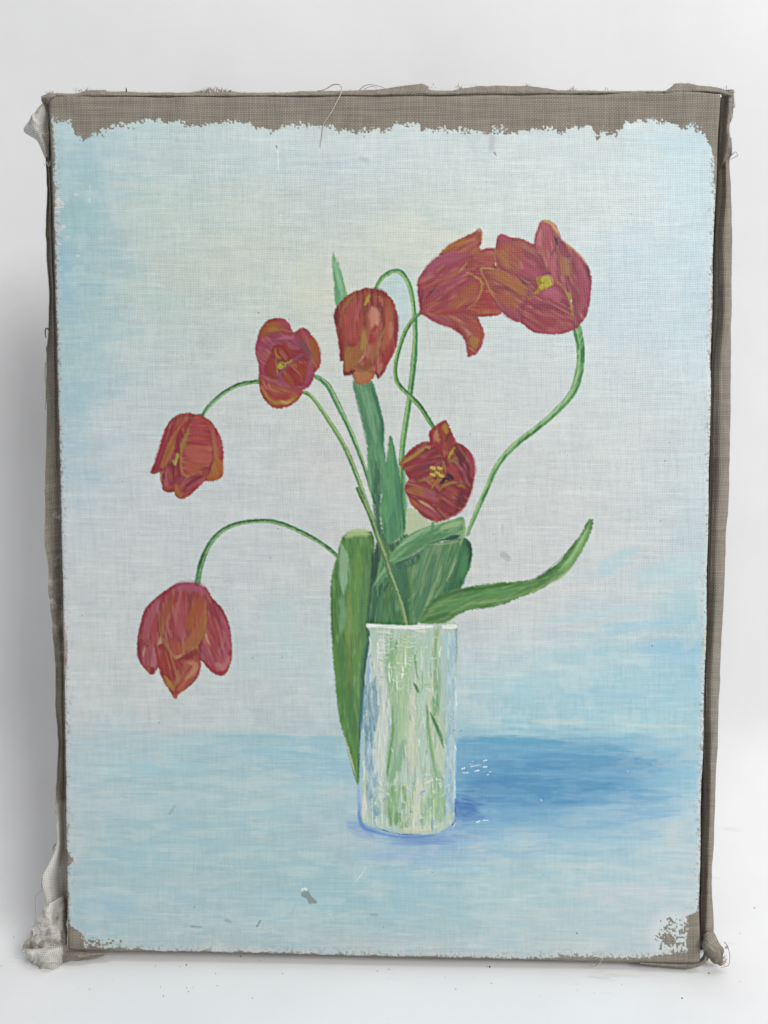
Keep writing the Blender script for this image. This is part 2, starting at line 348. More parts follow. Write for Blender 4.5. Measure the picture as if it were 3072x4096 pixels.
C *= (1+0.05*(br-0.5)+0.045*(br2-0.5)+0.10*(br3-0.5)+0.07*(br4-0.5))[..., None]
C *= (1+(pat-0.5)[..., None]*np.array([0.10, 0.07, 0.04]))
w2 = fbm(PX/70, PY/18, 45, 3)
C += ((w2-0.5)*0.035)[..., None]*np.array([1.4, 0.6, 0.2])
COV[:] = 0.1+0.5*fbm(PX/150, PY/60, 51, 3)
COV += 0.45*sstep(2850, 3100, PY)*sstep(1850, 2000, PX)+0.2*sstep(2300, 2900, PY)
COV += 0.22*(1-sstep(350, 700, PX))
HGT += 0.00004*br
RAD = math.radians
def dab(cx, cy, rx, ry, col, a=0.5, ang=0.0, brk=0.0, cover=0.6):
    """a soft brushed patch"""
    sl = box(cx-rx*1.3-20, cy-ry*1.3-20, cx+rx*1.3+20, cy+ry*1.3+20)
    if sl is None: return
    x, y = PX[sl], PY[sl]; OPN[0] += 1; sd = OPN[0]*5 % 91; c, s = math.cos(ang), math.sin(ang)
    u = ((x-cx)*c+(y-cy)*s)/rx; v = (-(x-cx)*s+(y-cy)*c)/ry
    e = u*u+v*v+(streak(x, y, ang, sd, 7, 60)-0.5)*1.3+(fbm(x/40, y/25, sd+3)-0.5)*0.8
    al = (1-sstep(0.15, 1.2, e))*min(1, a*1.15)
    if brk: al = al*sstep(brk-0.25, brk+0.25, streak(x, y, ang, sd+5, 4, 70))
    apply(sl, al, sky(col), ang, 0.05, None, 0.00003, cover, None, x, y, None)
def D(cx, cy, rx, ry, col, a=0.5, ang=0.0, brk=0.0, cover=0.6): dab(cx*1.8517, cy*1.8517, rx*1.8517, ry*1.8517, col, a, ang, brk, cover)
# left edge blue streaks, patches of yellow, loose brushwork
for (x, y, rx, ry, c, a) in [(175, 300, 60, 18, '9CC6DA', .6), (240, 335, 90, 12, 'A6C6DA', .5), (160, 380, 50, 40, '9DC6D2', .5), (290, 385, 60, 14, 'A4C8D6', .5),
    (175, 470, 40, 60, '9BC8D0', .5), (140, 600, 26, 70, '92BEDA', .6), (200, 640, 30, 60, 'A5CBD0', .4), (145, 760, 30, 70, 'A2C8CC', .5), (165, 860, 45, 60, '98C0D2', .5),
    (160, 960, 50, 30, '9CC0D8', .5), (250, 970, 45, 25, 'B4CCD4', .4), (400, 460, 120, 30, 'C4D6CE', .5), (520, 520, 120, 25, 'CDD3C0', .35), (430, 590, 120, 50, 'CAD3C2', .4),
    (680, 620, 60, 75, 'DADBC0', .6), (860, 500, 70, 60, 'DADCC2', .6), (760, 560, 50, 40, 'D8DAC4', .4), (600, 760, 60, 40, 'B8D0CC', .35), (340, 740, 90, 30, 'BBD2CE', .5),
    (950, 430, 100, 30, 'CCDCD2', .5), (1100, 560, 90, 25, 'C0D6D4', .3), (1380, 540, 90, 60, 'B8D2E0', .4), (1340, 700, 120, 50, 'C0D6E2', .4), (1500, 420, 60, 70, 'BDD8E4', .5),
    (1480, 640, 60, 120, 'BCD4E4', .45), (880, 640, 40, 70, 'BCD6D6', .5), (1460, 310, 80, 18, 'B4D4E4', .6), (1250, 330, 160, 20, 'C4D4D4', .4), (1040, 300, 70, 18, 'BFC4C8', .25)]:
    D(x, y, rx, ry, c, a*0.6)
for (x, y, rx, ry, c, a, g) in [(1330, 1215, 70, 22, 'ACD0DE', .6, -30), (1440, 1230, 90, 30, 'B2D2DE', .5, -20), (1480, 1310, 60, 40, 'A6CCDA', .5, 0), (1270, 1330, 130, 12, 'AFD2DE', .55, -8),
    (1400, 1350, 130, 16, '98C6DE', .6, -7), (1450, 1400, 90, 24, '92C2DE', .6, -3), (1250, 1420, 160, 16, 'A0CADC', .5, -3), (1150, 1470, 120, 30, 'A2CCDC', .5, 0), (1350, 1500, 150, 14, '94C3DC', .5, 0),
    (1080, 1450, 90, 14, 'C0D2D4', .4, 0), (1200, 1560, 70, 7, 'B8D2D4', .7, 0), (1420, 1568, 80, 5, 'BCD4D6', .6, 2),
    (1120, 1600, 140, 12, '5E9FC8', .8, 1), (1260, 1612, 130, 14, '62A0C8', .7, 3), (1300, 1650, 150, 18, '5C99C6', .8, 1), (1150, 1665, 110, 22, '5594C4', .8, 1), (1080, 1700, 90, 30, '4C8AC2', .8, 0),
    (1220, 1700, 130, 18, '5292C2', .8, 1), (1330, 1725, 120, 12, '6AA2CC', .7, 2), (1430, 1690, 60, 14, '84B6D6', .5, 0), (1440, 1720, 70, 9, '7CB0D4', .5, 4),
    (1070, 1760, 100, 18, '72A4CE', .6, -4), (1200, 1780, 110, 20, '88B4D2', .5, 0), (1380, 1760, 90, 14, '7EAED4', .6, -4), (1350, 1800, 120, 16, '90B8D6', .5, 0), (1460, 1810, 30, 40, 'BCCCD6', .6, 0),
    (1100, 1830, 120, 9, 'B4CCD2', .4, 0), (1000, 1745, 46, 26, '4272BC', .85, 10), (990, 1775, 60, 12, '5E8CCB', .6, -14), (900, 1815, 90, 12, '6688CA', .55, 0), (780, 1790, 36, 22, '7C9CD2', .6, 20),
    (860, 1850, 80, 14, '94B2D6', .45, 0), (960, 1800, 50, 14, '7296D0', .55, -18),
    (620, 1592, 170, 5, '8CBDCE', .8, 1), (560, 1625, 130, 14, '92BFD2', .6, 2), (690, 1632, 60, 12, '8ABAD2', .5, 4), (730, 1660, 40, 20, '92BCD4', .5, 0), (400, 1600, 100, 8, 'A8CAD4', .5, 0),
    (330, 1660, 140, 14, 'A0C8D6', .6, 0), (500, 1690, 150, 12, 'ACCCD4', .4, 0), (640, 1700, 80, 18, 'A9CCD6', .5, 0), (720, 1715, 40, 22, 'BCCDCC', .5, 0), (400, 1730, 110, 16, '9CC2D2', .5, 0),
    (600, 1750, 110, 20, 'A2C8D4', .5, 0), (350, 1780, 120, 20, '98C0D0', .5, 0), (500, 1830, 130, 14, '98BFD2', .5, 0), (250, 1850, 80, 30, '98C0D0', .5, 0), (640, 1870, 120, 14, '94BED0', .5, 0),
    (420, 1900, 110, 12, 'B2C4CC', .45, 0), (700, 1940, 100, 40, '98C2D0', .5, 0), (240, 1960, 80, 30, '96BCD2', .45, 0), (940, 1900, 120, 12, '94BECE', .5, 0), (1100, 1900, 100, 8, 'B8CCD0', .5, 0),
    (1250, 1870, 110, 8, 'BCCED4', .5, 0), (1330, 1930, 120, 30, 'C6CED4', .5, 0), (1180, 1980, 120, 20, 'B6C6CC', .5, 0), (950, 1980, 110, 24, 'A0C4CE', .5, 0), (1300, 2010, 120, 20, 'B4CCD4', .5, 0),
    (600, 1340, 40, 50, 'B2CDD2', .5, 0), (660, 1400, 60, 30, 'B6CDD0', .5, 0), (560, 1440, 70, 20, 'B8CDD0', .4, 0), (700, 1480, 40, 60, 'B4CCD2', .4, 0), (250, 1560, 60, 24, 'B0C8D2', .5, 0)]:
    D(x, y, rx, ry, c, a, RAD(g), 0.0, 0.75)

# loose scumbled patches: lighter warm-grey over the table blue, broken pale and blue-grey over the wall
low = sstep(2880, 3000, PY); shade = np.exp(-(((PX-2150)/420)**2+((PY-3110)/170)**2)**1.5)
q1 = fbm(PX/95+3, PY/30, 201, 4); q2 = fbm(PX/120+9, PY/26, 211, 4); q3 = fbm(PX/55, PY/60, 221, 4); q4 = fbm(PX/80, PY/44, 231, 4)
for al_, cc in ((low*(1-shade)*sstep(.46, .72, q1)*.3, 'C9D5D5'), (low*(1-shade)*sstep(.5, .74, q2)*.28, '94C0D8'), ((1-low)*sstep(.48, .75, q3)*.2, 'DCE3E0'), ((1-low)*sstep(.5, .75, q4)*.12, 'BCCED2'), (shade*sstep(.48, .7, q1)*.25, '7FB3D2'), (shade*sstep(.48, .7, q2)*.35, '4A88BE')):
    C[:] = C*(1-al_[..., None])+hx(sky(cc))[None, None]*al_[..., None]
dry = streak(PX, PY, 0.01, 241, 8, 150); C += (sstep(.62, .8, dry)*.03)[..., None]*np.array([1.0, 1.0, .95])
dry2 = streak(PX, PY, 1.5, 245, 8, 120); C -= (sstep(.66, .82, dry2)*.018*(1-low))[..., None]
# ------------------------------------------------------------------ painted bouquet
TA = Tr(500, 2280, 3.318); TB = Tr(560, 1600, 4.1475); TC = Tr(980, 1230, 4.608); TD = Tr(1300, 1120, 4.879)
TE = Tr(1640, 880, 3.815); TF = Tr(1900, 860, 3.318); TG = Tr(1570, 1660, 4.608); S1 = Tr(1200, 980, 2.765)
S2 = Tr(1250, 1980, 2.37); TVS = Tr(1250, 2430, 2.2117); S4 = Tr(1600, 1980, 1.975)
o_st = [owner('painted_stem', None, None) for _ in range(8)]
TONE[0] = 1
GM, GL, GD = '6B9F72', 'A9C98E', '35684A'
# faint pencil and shadow marks in the ground
for q in ([(960, 860), (930, 960), (905, 1060)], [(985, 860), (960, 930)], [(545, 1620), (520, 1740)]):
    line(FV, q, 5, 'B3AEB4', None, 0.25, f=4)
poly(S1, [(860, 500), (980, 360), (1080, 330), (1180, 420), (1230, 640), (1180, 900), (1090, 1100), (1090, 800), (1040, 640), (960, 540)], 'BBD6D8', None, 0.6, 14)
# --- stems
stem(I1, [(812, 1660), (840, 1620), (900, 1568), (960, 1538), (1040, 1525)], [15, 16, 16, 18], GM, GL, GD, o_st[0])                # left tulip
stem(I1, [(790, 2330), (806, 2250), (850, 2160), (920, 2105), (1020, 2084), (1110, 2090), (1200, 2125), (1290, 2175), (1345, 2220)], [26, 24, 20, 17, 16, 17, 17, 16, 16], '5F9368', 'A5C08E', '2E6A4C', o_st[1])
stem(I1, [(1215, 1570), (1250, 1590), (1320, 1690), (1380, 1790), (1430, 1910), (1462, 2000), (1500, 2100)], [14, 16, 18, 19, 19, 18, 18], '7FAA6C', 'C2D39A', '4B7F57', o_st[2], -1)
stem(I1, [(1262, 1505), (1310, 1540), (1352, 1620), (1400, 1720), (1440, 1820), (1468, 1900), (1500, 2010)], [18, 22, 22, 19, 17, 16, 14], '6BA377', 'BFD4A0', '3C7A55', o_st[3], -1)
stem(I1, [(1500, 1160), (1530, 1110), (1575, 1085), (1610, 1095), (1640, 1150), (1655, 1230), (1662, 1330), (1655, 1450), (1640, 1580), (1622, 1700), (1610, 1790), (1606, 1900), (1612, 2030), (1612, 2150)], [13, 17, 18, 20, 19, 16, 20, 25, 22, 22, 22, 22, 24, 22], '69A168', 'B4D08C', '3B7E5A', o_st[4])
stem(I1, [(2310, 1312), (2322, 1400), (2318, 1480), (2290, 1570), (2230, 1640), (2150, 1710), (2060, 1780), (1990, 1860), (1945, 1960), (1900, 2060), (1868, 2140)], [34, 36, 34, 30, 26, 24, 24, 22, 20, 18, 14], '82B27A', 'B4D49A', '2F7A46', o_st[5])
line(TF, [(1310, 1500), (1350, 1650), (1380, 1800)], 12, '2E7F4A', None, 0.8)
stem(I1, [(1682, 1250), (1650, 1282), (1620, 1330), (1596, 1400), (1582, 1470), (1590, 1530), (1630, 1575), (1680, 1625), (1715, 1680), (1738, 1715)], [15, 18, 18, 17, 17, 18, 18, 20, 18, 16], '5D9460', 'A9CB7C', '2F6D45', o_st[6])
# --- tall blades behind
o_l = [owner('painted_leaf', None, None) for _ in range(8)]
poly(S1, [(362, 75), (400, 150), (440, 260), (470, 350), (500, 460), (525, 560), (520, 700), (400, 680), (385, 480), (368, 330), (356, 200)], '6EAB7C', o_l[0], ang=1.5, col2='82B88E')
line(S1, [(385, 180), (410, 320), (450, 480), (480, 570)], [6, 16, 18, 8], '96C2A0', None, 0.8, brk=.3)
line(S1, [(395, 440), (405, 560), (420, 660)], 18, '4E9464', None, 0.6)
line(S1, [(412, 130), (445, 260), (480, 390)], 3, '3D6B4B', None, 0.5)
poly(S1, [(585, 1500), (700, 1540), (795, 1500), (850, 1650), (890, 1800), (925, 1960), (930, 2100), (935, 2212), (960, 2700), (760, 2700), (745, 2212), (700, 2000), (650, 1800), (610, 1650)], '4F8464', o_l[1], ang=1.45, col2='659A76')
line(S1, [(710, 1560), (735, 1750), (790, 1950), (850, 2200)], [20, 34, 30, 10], '7BAA88', None, 0.55, brk=.3)
line(S1, [(620, 1560), (680, 1800), (750, 2100), (780, 2212)], [24, 30, 30, 30], '4A7F60', None, 0.5)
line(S1, [(780, 1540), (850, 1760), (905, 1960), (915, 2212)], [10, 16, 18, 14], '3F6F56', None, 0.7)
poly(S2, [(660, 0), (640, 100), (650, 250), (700, 480), (840, 400), (885, 380), (880, 200), (860, 60), (845, -60), (795, -370), (760, -540), (745, -560), (722, -545), (715, -400), (690, -250)], '5C9A6C', o_l[2], ang=1.5, col2='4B8564')
line(S2, [(735, -520), (735, -300), (720, 0), (700, 250)], [14, 34, 60, 50], '5F9D6E', None, 0.5)
line(S2, [(770, -420), (800, -200), (815, 50), (800, 300)], [10, 24, 40, 30], '447C60', None, 0.45, brk=.3)
line(S2, [(600, -330), (610, -100), (598, 80), (600, 260)], [14, 24, 26, 10], '2C5F4A', None, 0.75)
line(S2, [(840, -260), (855, 60), (862, 240), (878, 380)], [8, 10, 12, 8], '2D5A48', None, 0.7)
line(S2, [(868, -300), (880, 0), (885, 200)], [12, 18, 8], '77A872', None, 0.7)
# --- cluster of broad leaves above the vase
poly(S2, [(605, -60), (650, -60), (650, 300), (760, 520), (880, 600), (900, 700), (960, 1240), (530, 1240), (545, 950), (560, 860), (590, 600), (610, 430), (600, 250)], '42725A', o_l[1], ang=1.5, col2='38644E')
poly(S2, [(900, 140), (960, 130), (1040, 200), (1140, 260), (1300, 230), (1300, 300), (900, 400), (885, 300)], 'B9C7A2', None, .9, ang=1.5, var=.1)
poly(S2, [(600, 640), (700, 560), (760, 640), (860, 620), (1000, 560), (1120, 470), (1250, 440), (1400, 400), (1470, 420), (1505, 500), (1510, 620), (1480, 720), (1440, 800), (1400, 900), (1300, 950), (1100, 1080), (1010, 1160), (960, 1240), (600, 1240), (600, 950)], '4B8150', o_l[3], ang=1.7, col2='3B6E49')
poly(S2, [(905, 620), (1000, 560), (1120, 470), (1250, 440), (1400, 420), (1380, 560), (1260, 900), (1130, 1050), (1000, 1200), (940, 1200), (940, 1000)], '7E9F76', None, 0.75, 8, ang=1.9, col2='55865F')
for q, w, c, a in [([(910, 640), (935, 800), (945, 1000), (935, 1200)], [10, 26, 26, 14], '5F8B50', .8), ([(1040, 600), (1010, 800), (985, 1000), (985, 1180)], [20, 34, 50, 60], '44775A', .7),
    ([(1180, 560), (1120, 760), (1070, 960), (1020, 1150)], [20, 50, 46, 20], '3E7555', .7), ([(1250, 600), (1180, 800), (1110, 980), (1040, 1130)], [8, 18, 20, 12], '91AB7C', .8),
    ([(1330, 500), (1240, 760), (1190, 900)], [6, 14, 10], '2D5F45', .8), ([(1390, 470), (1310, 640), (1240, 800), (1170, 920)], [8, 18, 20, 10], '41793F', .8),
    ([(1360, 620), (1310, 740), (1270, 810)], [3, 6, 3], 'C3CFAE', .8), ([(850, 680), (880, 820), (890, 1000), (870, 1200)], [20, 50, 46, 40], '2F5F47', .7), ([(980, 850), (1040, 720), (1060, 620)], [4, 6, 6], '8CAB78', .6),
    ([(1400, 500), (1390, 640), (1330, 800)], [20, 34, 20], '3A6B4B', .6), ([(700, 830), (650, 1000), (640, 1180)], [30, 60, 70], '4C7C5C', .6), ([(740, 900), (760, 1050), (800, 1200)], [30, 40, 40], '376A50', .6),
    ([(910, 1000), (960, 950), (1000, 900)], 2, 'C8D6CC', .5)]:
    line(S2, q, np.array(w)/2.37, c, None, a, brk=.15, f=3)
poly(S2, [(1420, 440), (1480, 430), (1508, 490), (1505, 600), (1465, 700), (1430, 850), (1330, 900), (1240, 910), (1330, 780), (1400, 620)], '2F654A', None, 0.85, ang=1.8, col2='3F7C50')
poly(S2, [(1440, 560), (1470, 600), (1450, 720), (1410, 800), (1400, 700)], '4E8A5C', None, 0.7, 5, ang=1.8)
line(S2, [(1450, 445), (1492, 490), (1495, 580), (1470, 680)], [14, 16, 12, 4], '204D45', None, .9)
poly(S2, [(640, 380), (720, 470), (890, 370), (900, 420), (800, 520), (740, 620), (900, 620), (1010, 560), (1000, 640), (860, 700), (700, 660), (650, 520)], '417456', o_l[3], ang=1.2, col2='356248')
# folded leaf arching to the right under the dark tulip
poly(S2, [(745, 560), (785, 640), (715, 760), (630, 890), (555, 960), (562, 880), (620, 780), (690, 650)], '56895A', o_l[4], ang=2.1, col2='6E9E6C')
line(S2, [(740, 600), (670, 730), (590, 860)], [6, 12, 8], '8AB485', None, .8)
poly(S2, [(730, 590), (800, 500), (900, 400), (1020, 330), (1140, 290), (1280, 250), (1400, 205), (1445, 240), (1450, 330), (1440, 400), (1380, 400), (1250, 430), (1130, 470), (1000, 540), (880, 610), (770, 650)], '5F9468', o_l[4], ang=-.5, col2='7DAA7A')
line(S2, [(745, 560), (860, 455), (1000, 360), (1130, 300)], [8, 18, 20, 14], '8DB78A', None, .9, brk=.05, f=2.5); line(S2, [(735, 600), (860, 500), (1000, 415), (1150, 345), (1300, 310)], [6, 12, 14, 14, 10], '548C5C', None, .8, f=3); line(S2, [(730, 585), (800, 495), (900, 398), (1020, 328), (1140, 288)], 3, '2F5F48', None, .7)
line(S2, [(800, 610), (920, 530), (1050, 450), (1180, 390), (1330, 360)], [14, 26, 24, 20, 14], '427A52', None, .7, f=3)
line(S2, [(1200, 330), (1300, 290), (1410, 260)], [12, 22, 18], 'A0BE88', None, .75, brk=.2, f=3)
line(S2, [(770, 652), (890, 612), (1010, 545), (1130, 475)], [4, 7, 7, 4], '2A5844', None, .85); line(S2, [(1120, 460), (1230, 425), (1320, 405), (1405, 390)], [5, 8, 15, 16], '1F4C44', None, .95)
line(S2, [(1150, 470), (1260, 460), (1390, 440)], [4, 5, 4], 'A8B88E', None, .6)
line(S2, [(1140, 265), (1130, 400), (1070, 520), (1030, 700), (1000, 900)], [13, 14, 14, 12, 8], '5C8F66', o_st[7], .9)
line(S2, [(1430, 260), (1440, 330), (1400, 470)], [10, 10, 6], '9DB984', None, .7, brk=.3)
# broad leaf falling to the left of the vase
poly(I1, [(1352, 2205), (1368, 2150), (1400, 2125), (1445, 2122), (1490, 2130), (1500, 2190), (1498, 2260), (1480, 2420), (1478, 2560), (1470, 2680), (1455, 2800), (1445, 2900), (1437, 3000), (1436, 3140), (1410, 3080), (1380, 2960), (1355, 2860), (1338, 2700), (1325, 2540), (1322, 2430), (1323, 2330), (1338, 2260)], '4E7F48', o_l[5], ang=1.55, col2='5E8E52', var=.2)
line(S2, [(440, 480), (430, 700), (410, 1000), (380, 1400)], np.array([60, 90, 100, 90])/2.37*1.0, '6C9A4F', None, .55, f=8, brk=.2)
line(S2, [(520, 480), (510, 800), (480, 1100), (470, 1400)], np.array([70, 90, 90, 90])/2.37, '527F55', None, .55, f=6)
line(S2, [(560, 500), (570, 700), (540, 1000), (520, 1400)], np.array([20, 30, 24, 20])/2.37, '2A5440', None, .8, f=3)
line(S2, [(610, 450), (600, 620), (570, 860)], np.array([20, 60, 30])/2.37, '23493F', None, .9, f=3)
line(S2, [(270, 460), (300, 620), (290, 760), (290, 930)], np.array([40, 90, 80, 40])/2.37, '92B694', None, .85, brk=.25, f=4, h=.00022)
line(S2, [(270, 950), (290, 1150), (280, 1300)], np.array([60, 60, 30])/2.37, '7FAA84', None, .6, brk=.3, f=4)
line(S2, [(310, 395), (420, 350), (540, 370)], np.array([40, 70, 50])/2.37, 'B4C992', None, .85, f=6, h=.0001, brk=.1)
line(S2, [(190, 850), (185, 1100), (200, 1400)], np.array([14, 18, 24])/2.37, '3E6F40', None, .6)
line(S2, [(340, 900), (345, 1100), (335, 1400)], np.array([20, 30, 30])/2.37, '8C9A45', None, .5, brk=.3, f=4)
line(TVS, [(310, 120), (315, 300), (330, 500), (340, 800)], np.array([30, 60, 50, 20])/2.2, '7C8F3E', None, .4, brk=.3, f=6)
line(TVS, [(250, 300), (280, 600), (330, 900), (380, 1250)], np.array([60, 90, 80, 40])/2.2, '3F7138', None, .55, f=8, brk=.15)
line(TVS, [(200, 200), (215, 520), (250, 850), (330, 1180), (390, 1480)], np.array([12, 16, 14, 12, 8])/2.2, '4D8434', None, .7, f=2)
line(TVS, [(500, 200), (470, 500), (440, 800), (420, 1100), (405, 1500)], np.array([40, 44, 36, 26, 14])/2.2, '2F5F63', None, .85, f=4)
line(TVS, [(345, 1150), (385, 1350), (400, 1480)], np.array([10, 22, 10])/2.2, '5C8C3C', None, .7)
line(TVS, [(275, 1120), (330, 1300), (385, 1500)], np.array([8, 12, 12])/2.2, 'CFD2BC', None, .8, brk=.3)
# dark leaf behind, between broad leaf and vase mouth
poly(S2, [(520, 1400), (530, 1200), (545, 950), (560, 900), (620, 820), (700, 780), (640, 960), (610, 1080), (605, 1240), (560, 1240)], '2C5A48', o_l[6], ang=1.6, col2='3A6E55')
line(S2, [(600, 900), (650, 800), (700, 730)], np.array([20, 40, 30])/2.37, '5F9168', None, .8, brk=.2)
line(S2, [(680, 900), (720, 830)], np.array([26, 20])/2.37, '2A5A46', None, .9)
poly(S2, [(700, 620), (780, 660), (880, 640), (900, 720), (870, 900), (840, 960), (780, 800)], '3F7056', None, .75, 5, ang=1.2)
# stalk crossing in front
stem(S2, [(430, -60), (500, 90), (560, 230), (610, 380), (680, 580), (740, 760), (800, 920), (850, 1080), (890, 1230)], [18, 18, 18, 18, 20, 20, 19, 18, 15], '6F9A63', 'B2C48C', '3C6A48', o_st[2], -1)
line(S2, [(620, 420), (690, 590), (780, 760)], 4, '8B6F4C', None, .6)
line(S2, [(850, 1040), (875, 1150), (885, 1220)], 4, 'C0A27C', None, .8, brk=.3)
# long leaf sweeping right
poly(S4, [(140, 1000), (170, 940), (230, 850), (320, 790), (450, 745), (620, 710), (800, 690), (940, 680), (1050, 665), (1180, 590), (1260, 520), (1340, 420), (1420, 320), (1480, 210), (1515, 188), (1525, 210), (1510, 290), (1470, 380), (1420, 470), (1340, 590), (1220, 680), (1080, 760), (950, 810), (820, 860), (700, 890), (560, 905), (430, 965), (370, 1010), (250, 1020)], '4F7F44', o_l[7], ang=-.3, col2='618F52', var=.2)
line(S4, [(170, 980), (280, 830), (450, 765), (620, 740), (800, 715), (960, 700)], np.array([14, 30, 30, 26, 22, 14])/1.975, '2F6233', None, .7, f=4, brk=.1)
line(S4, [(260, 960), (420, 870), (600, 800), (780, 770), (960, 740)], np.array([20, 40, 40, 40, 20])/1.975, '5E9A5E', None, .6, f=5, brk=.2)
line(S4, [(380, 940), (560, 860), (760, 840), (940, 790), (1060, 740)], np.array([14, 16, 14, 14, 12])/1.975, '86AE74', None, .7, f=2, brk=.3)
line(S4, [(1060, 670), (1170, 610), (1250, 550)], np.array([20, 30, 10])/1.975, '3B6B3C', None, .8, f=3)
line(S4, [(1130, 660), (1240, 640), (1330, 560), (1400, 440), (1460, 330), (1505, 220)], np.array([20, 40, 50, 56, 50, 24])/1.975, '83B075', None, .75, f=5, brk=.1)
line(S4, [(1250, 600), (1340, 510), (1420, 380), (1490, 240)], np.array([10, 24, 24, 14])/1.975, '9FC68B', None, .8, f=4, brk=.2)
line(S4, [(1100, 690), (1200, 650), (1300, 600)], np.array([16, 16, 8])/1.975, '3F7245', None, .7)
line(S4, [(1000, 790), (1120, 720), (1260, 660), (1350, 570)], np.array([10, 14, 14, 8])/1.975, 'AEBF7F', None, .6, brk=.3)
line(S4, [(200, 990), (300, 960), (400, 930)], np.array([30, 40, 20])/1.975, '335F3A', None, .6, f=4)
line(S4, [(900, 688), (1040, 668), (1160, 595), (1300, 470), (1420, 320)], 2.5, '3E4B38', None, .5)
line(S4, [(600, 905), (720, 885), (850, 850)], 2.5, '3B4A33', None, .6, brk=.3)

# --- glass vase
TONE[0] = 0
o_v = owner('painted_vase', None, None); o_vr = owner('vase_rim', o_v); o_vs = owner('vase_foot', o_v)
poly(TVS, [(490, 150), (700, 165), (1080, 155), (1285, 150), (1280, 600), (1270, 1000), (1265, 1400), (1255, 1800), (1250, 1900), (1200, 1960), (1090, 2000), (900, 2010), (700, 1990), (560, 1950), (450, 1900), (430, 1800), (445, 1500), (450, 1200), (455, 900), (465, 600), (490, 420), (525, 260)], 'B2C9BE', o_v, ang=1.57, col2='C0D0C6', h=.0001, cover=.9)
V = lambda q, w, c, a=.8, brk=.25, h=.00012, f=9: line(TVS, q, np.array(w, float)/2.2117, c, None, a*.85, f=min(f, np.mean(w)/4+1), brk=brk+.12, h=h, cover=.8)
V([(600, 260), (590, 500), (640, 700), (620, 1000), (580, 1400), (600, 1560)], [90, 110, 110, 130, 90, 60], 'D0D9D5', .85, .15)
V([(700, 220), (690, 400), (690, 600), (740, 760), (740, 1000), (720, 1250), (690, 1540)], [80, 100, 90, 110, 90, 90, 50], '8FB58D', .9, .1)
V([(830, 230), (800, 420), (790, 600), (780, 800), (790, 1000), (780, 1200)], [160, 180, 180, 150, 100, 70], 'AAC6A0', .85, .15)
V([(900, 250), (890, 450), (860, 620), (840, 900), (830, 1100)], [70, 60, 60, 40, 40], 'A6C3A2', .8, .2)
V([(820, 1150), (790, 1300), (730, 1450), (690, 1540)], [60, 80, 70, 30], '7FA984', .85, .15)
V([(720, 1020), (700, 1200), (670, 1400), (665, 1500)], [14, 18, 18, 10], '5F9A4C', .8, .2)
V([(690, 220), (680, 330), (690, 450)], [40, 50, 40], '83AC86', .7)
V([(900, 700), (880, 900), (880, 1200), (880, 1450)], [60, 80, 80, 120], 'CFD4BE', .85, .15)
V([(930, 300), (920, 500), (940, 800), (930, 1100), (930, 1400)], [40, 40, 70, 40, 60], 'AFC9B4', .7, .3)
V([(1000, 220), (1000, 500), (990, 800), (985, 1100), (960, 1400)], [110, 120, 100, 80, 70], 'B6CFC0', .8, .15)
V([(1100, 260), (1085, 450), (1120, 600), (1110, 780), (1080, 920)], [40, 40, 34, 44, 34], '7EAA82', .85, .15)
V([(1110, 170), (1090, 300), (1070, 420)], [40, 30, 20], '8CB070', .8, .15)
V([(1170, 250), (1190, 500), (1180, 800), (1160, 950)], [100, 110, 90, 70], 'A9C6C6', .75, .2)
V([(1180, 230), (1200, 350), (1210, 450)], [100, 70, 40], 'B2CFDA', .85, .15)
V([(1090, 560), (1070, 700), (1050, 850), (1090, 1000), (1110, 1250), (1140, 1450)], [60, 70, 60, 110, 120, 80], 'C9D2B8', .8, .15)
V([(1150, 880), (1160, 1050), (1190, 1200)], [70, 80, 60], 'A5C3B4', .7, .2)
V([(905, 420), (920, 560), (935, 640)], [14, 14, 10], '6F9F74', .8, .1)
V([(900, 670), (920, 710), (938, 752)], [20, 22, 12], '47824E', .95, 0)
V([(1045, 930), (1090, 1030), (1130, 1130), (1160, 1235)], [14, 28, 28, 8], '4C8A48', .95, 0)
V([(1020, 900), (1030, 1100), (1060, 1300), (1090, 1480), (1120, 1640)], [20, 26, 26, 28, 40], '7CAC74', .85, .1)
V([(1010, 850), (1020, 950), (1025, 1080)], [12, 20, 16], '5C9650', .7, .1)
V([(1120, 1450), (1100, 1600), (1080, 1780)], [60, 130, 190], '94BA92', .85, .1)
V([(720, 1580), (700, 1700), (700, 1820), (740, 1900)], [80, 100, 100, 90], '86AF7F', .9, .1)
V([(680, 1780), (690, 1860)], [20, 30], '4F8A45', .7, .1)
V([(830, 1680), (850, 1760), (840, 1860), (800, 1930)], [80, 90, 110, 110], 'A9C5A5', .8, .15)
V([(900, 1480), (905, 1600), (900, 1680)], [30, 30, 20], 'D3D49C', .8, .1, .0002)
V([(930, 1500), (950, 1640), (930, 1760), (910, 1900)], [60, 80, 70, 60], 'D8DACD', .85, .2, .0002)
V([(800, 1610), (870, 1600), (860, 1650)], [40, 60, 50], 'CBD4CC', .8, .2, .0002)
V([(780, 1960), (900, 1955), (1040, 1950), (1100, 1930)], [30, 44, 36, 20], 'DAD9C4', .95, .05, .00025)
V([(480, 1600), (520, 1700), (560, 1800), (530, 1900)], [60, 80, 80, 60], '8FB0B8', .7, .2)
V([(540, 1780), (570, 1830)], [40, 50], '6E9ABC', .7, .2)
V([(455, 1640), (455, 1750), (450, 1860)], [20, 44, 30], 'DCE0DE', .9, .1, .0002)
V([(510, 400), (500, 560), (490, 700)], [24, 34, 34], '7FA0D4', .85, .15)
V([(512, 450), (512, 530)], [16, 14], 'DDDAD6', .95, .0)
V([(560, 620), (540, 800), (520, 1000), (480, 1150)], [80, 130, 110, 70], '6C96AC', .75, .25)
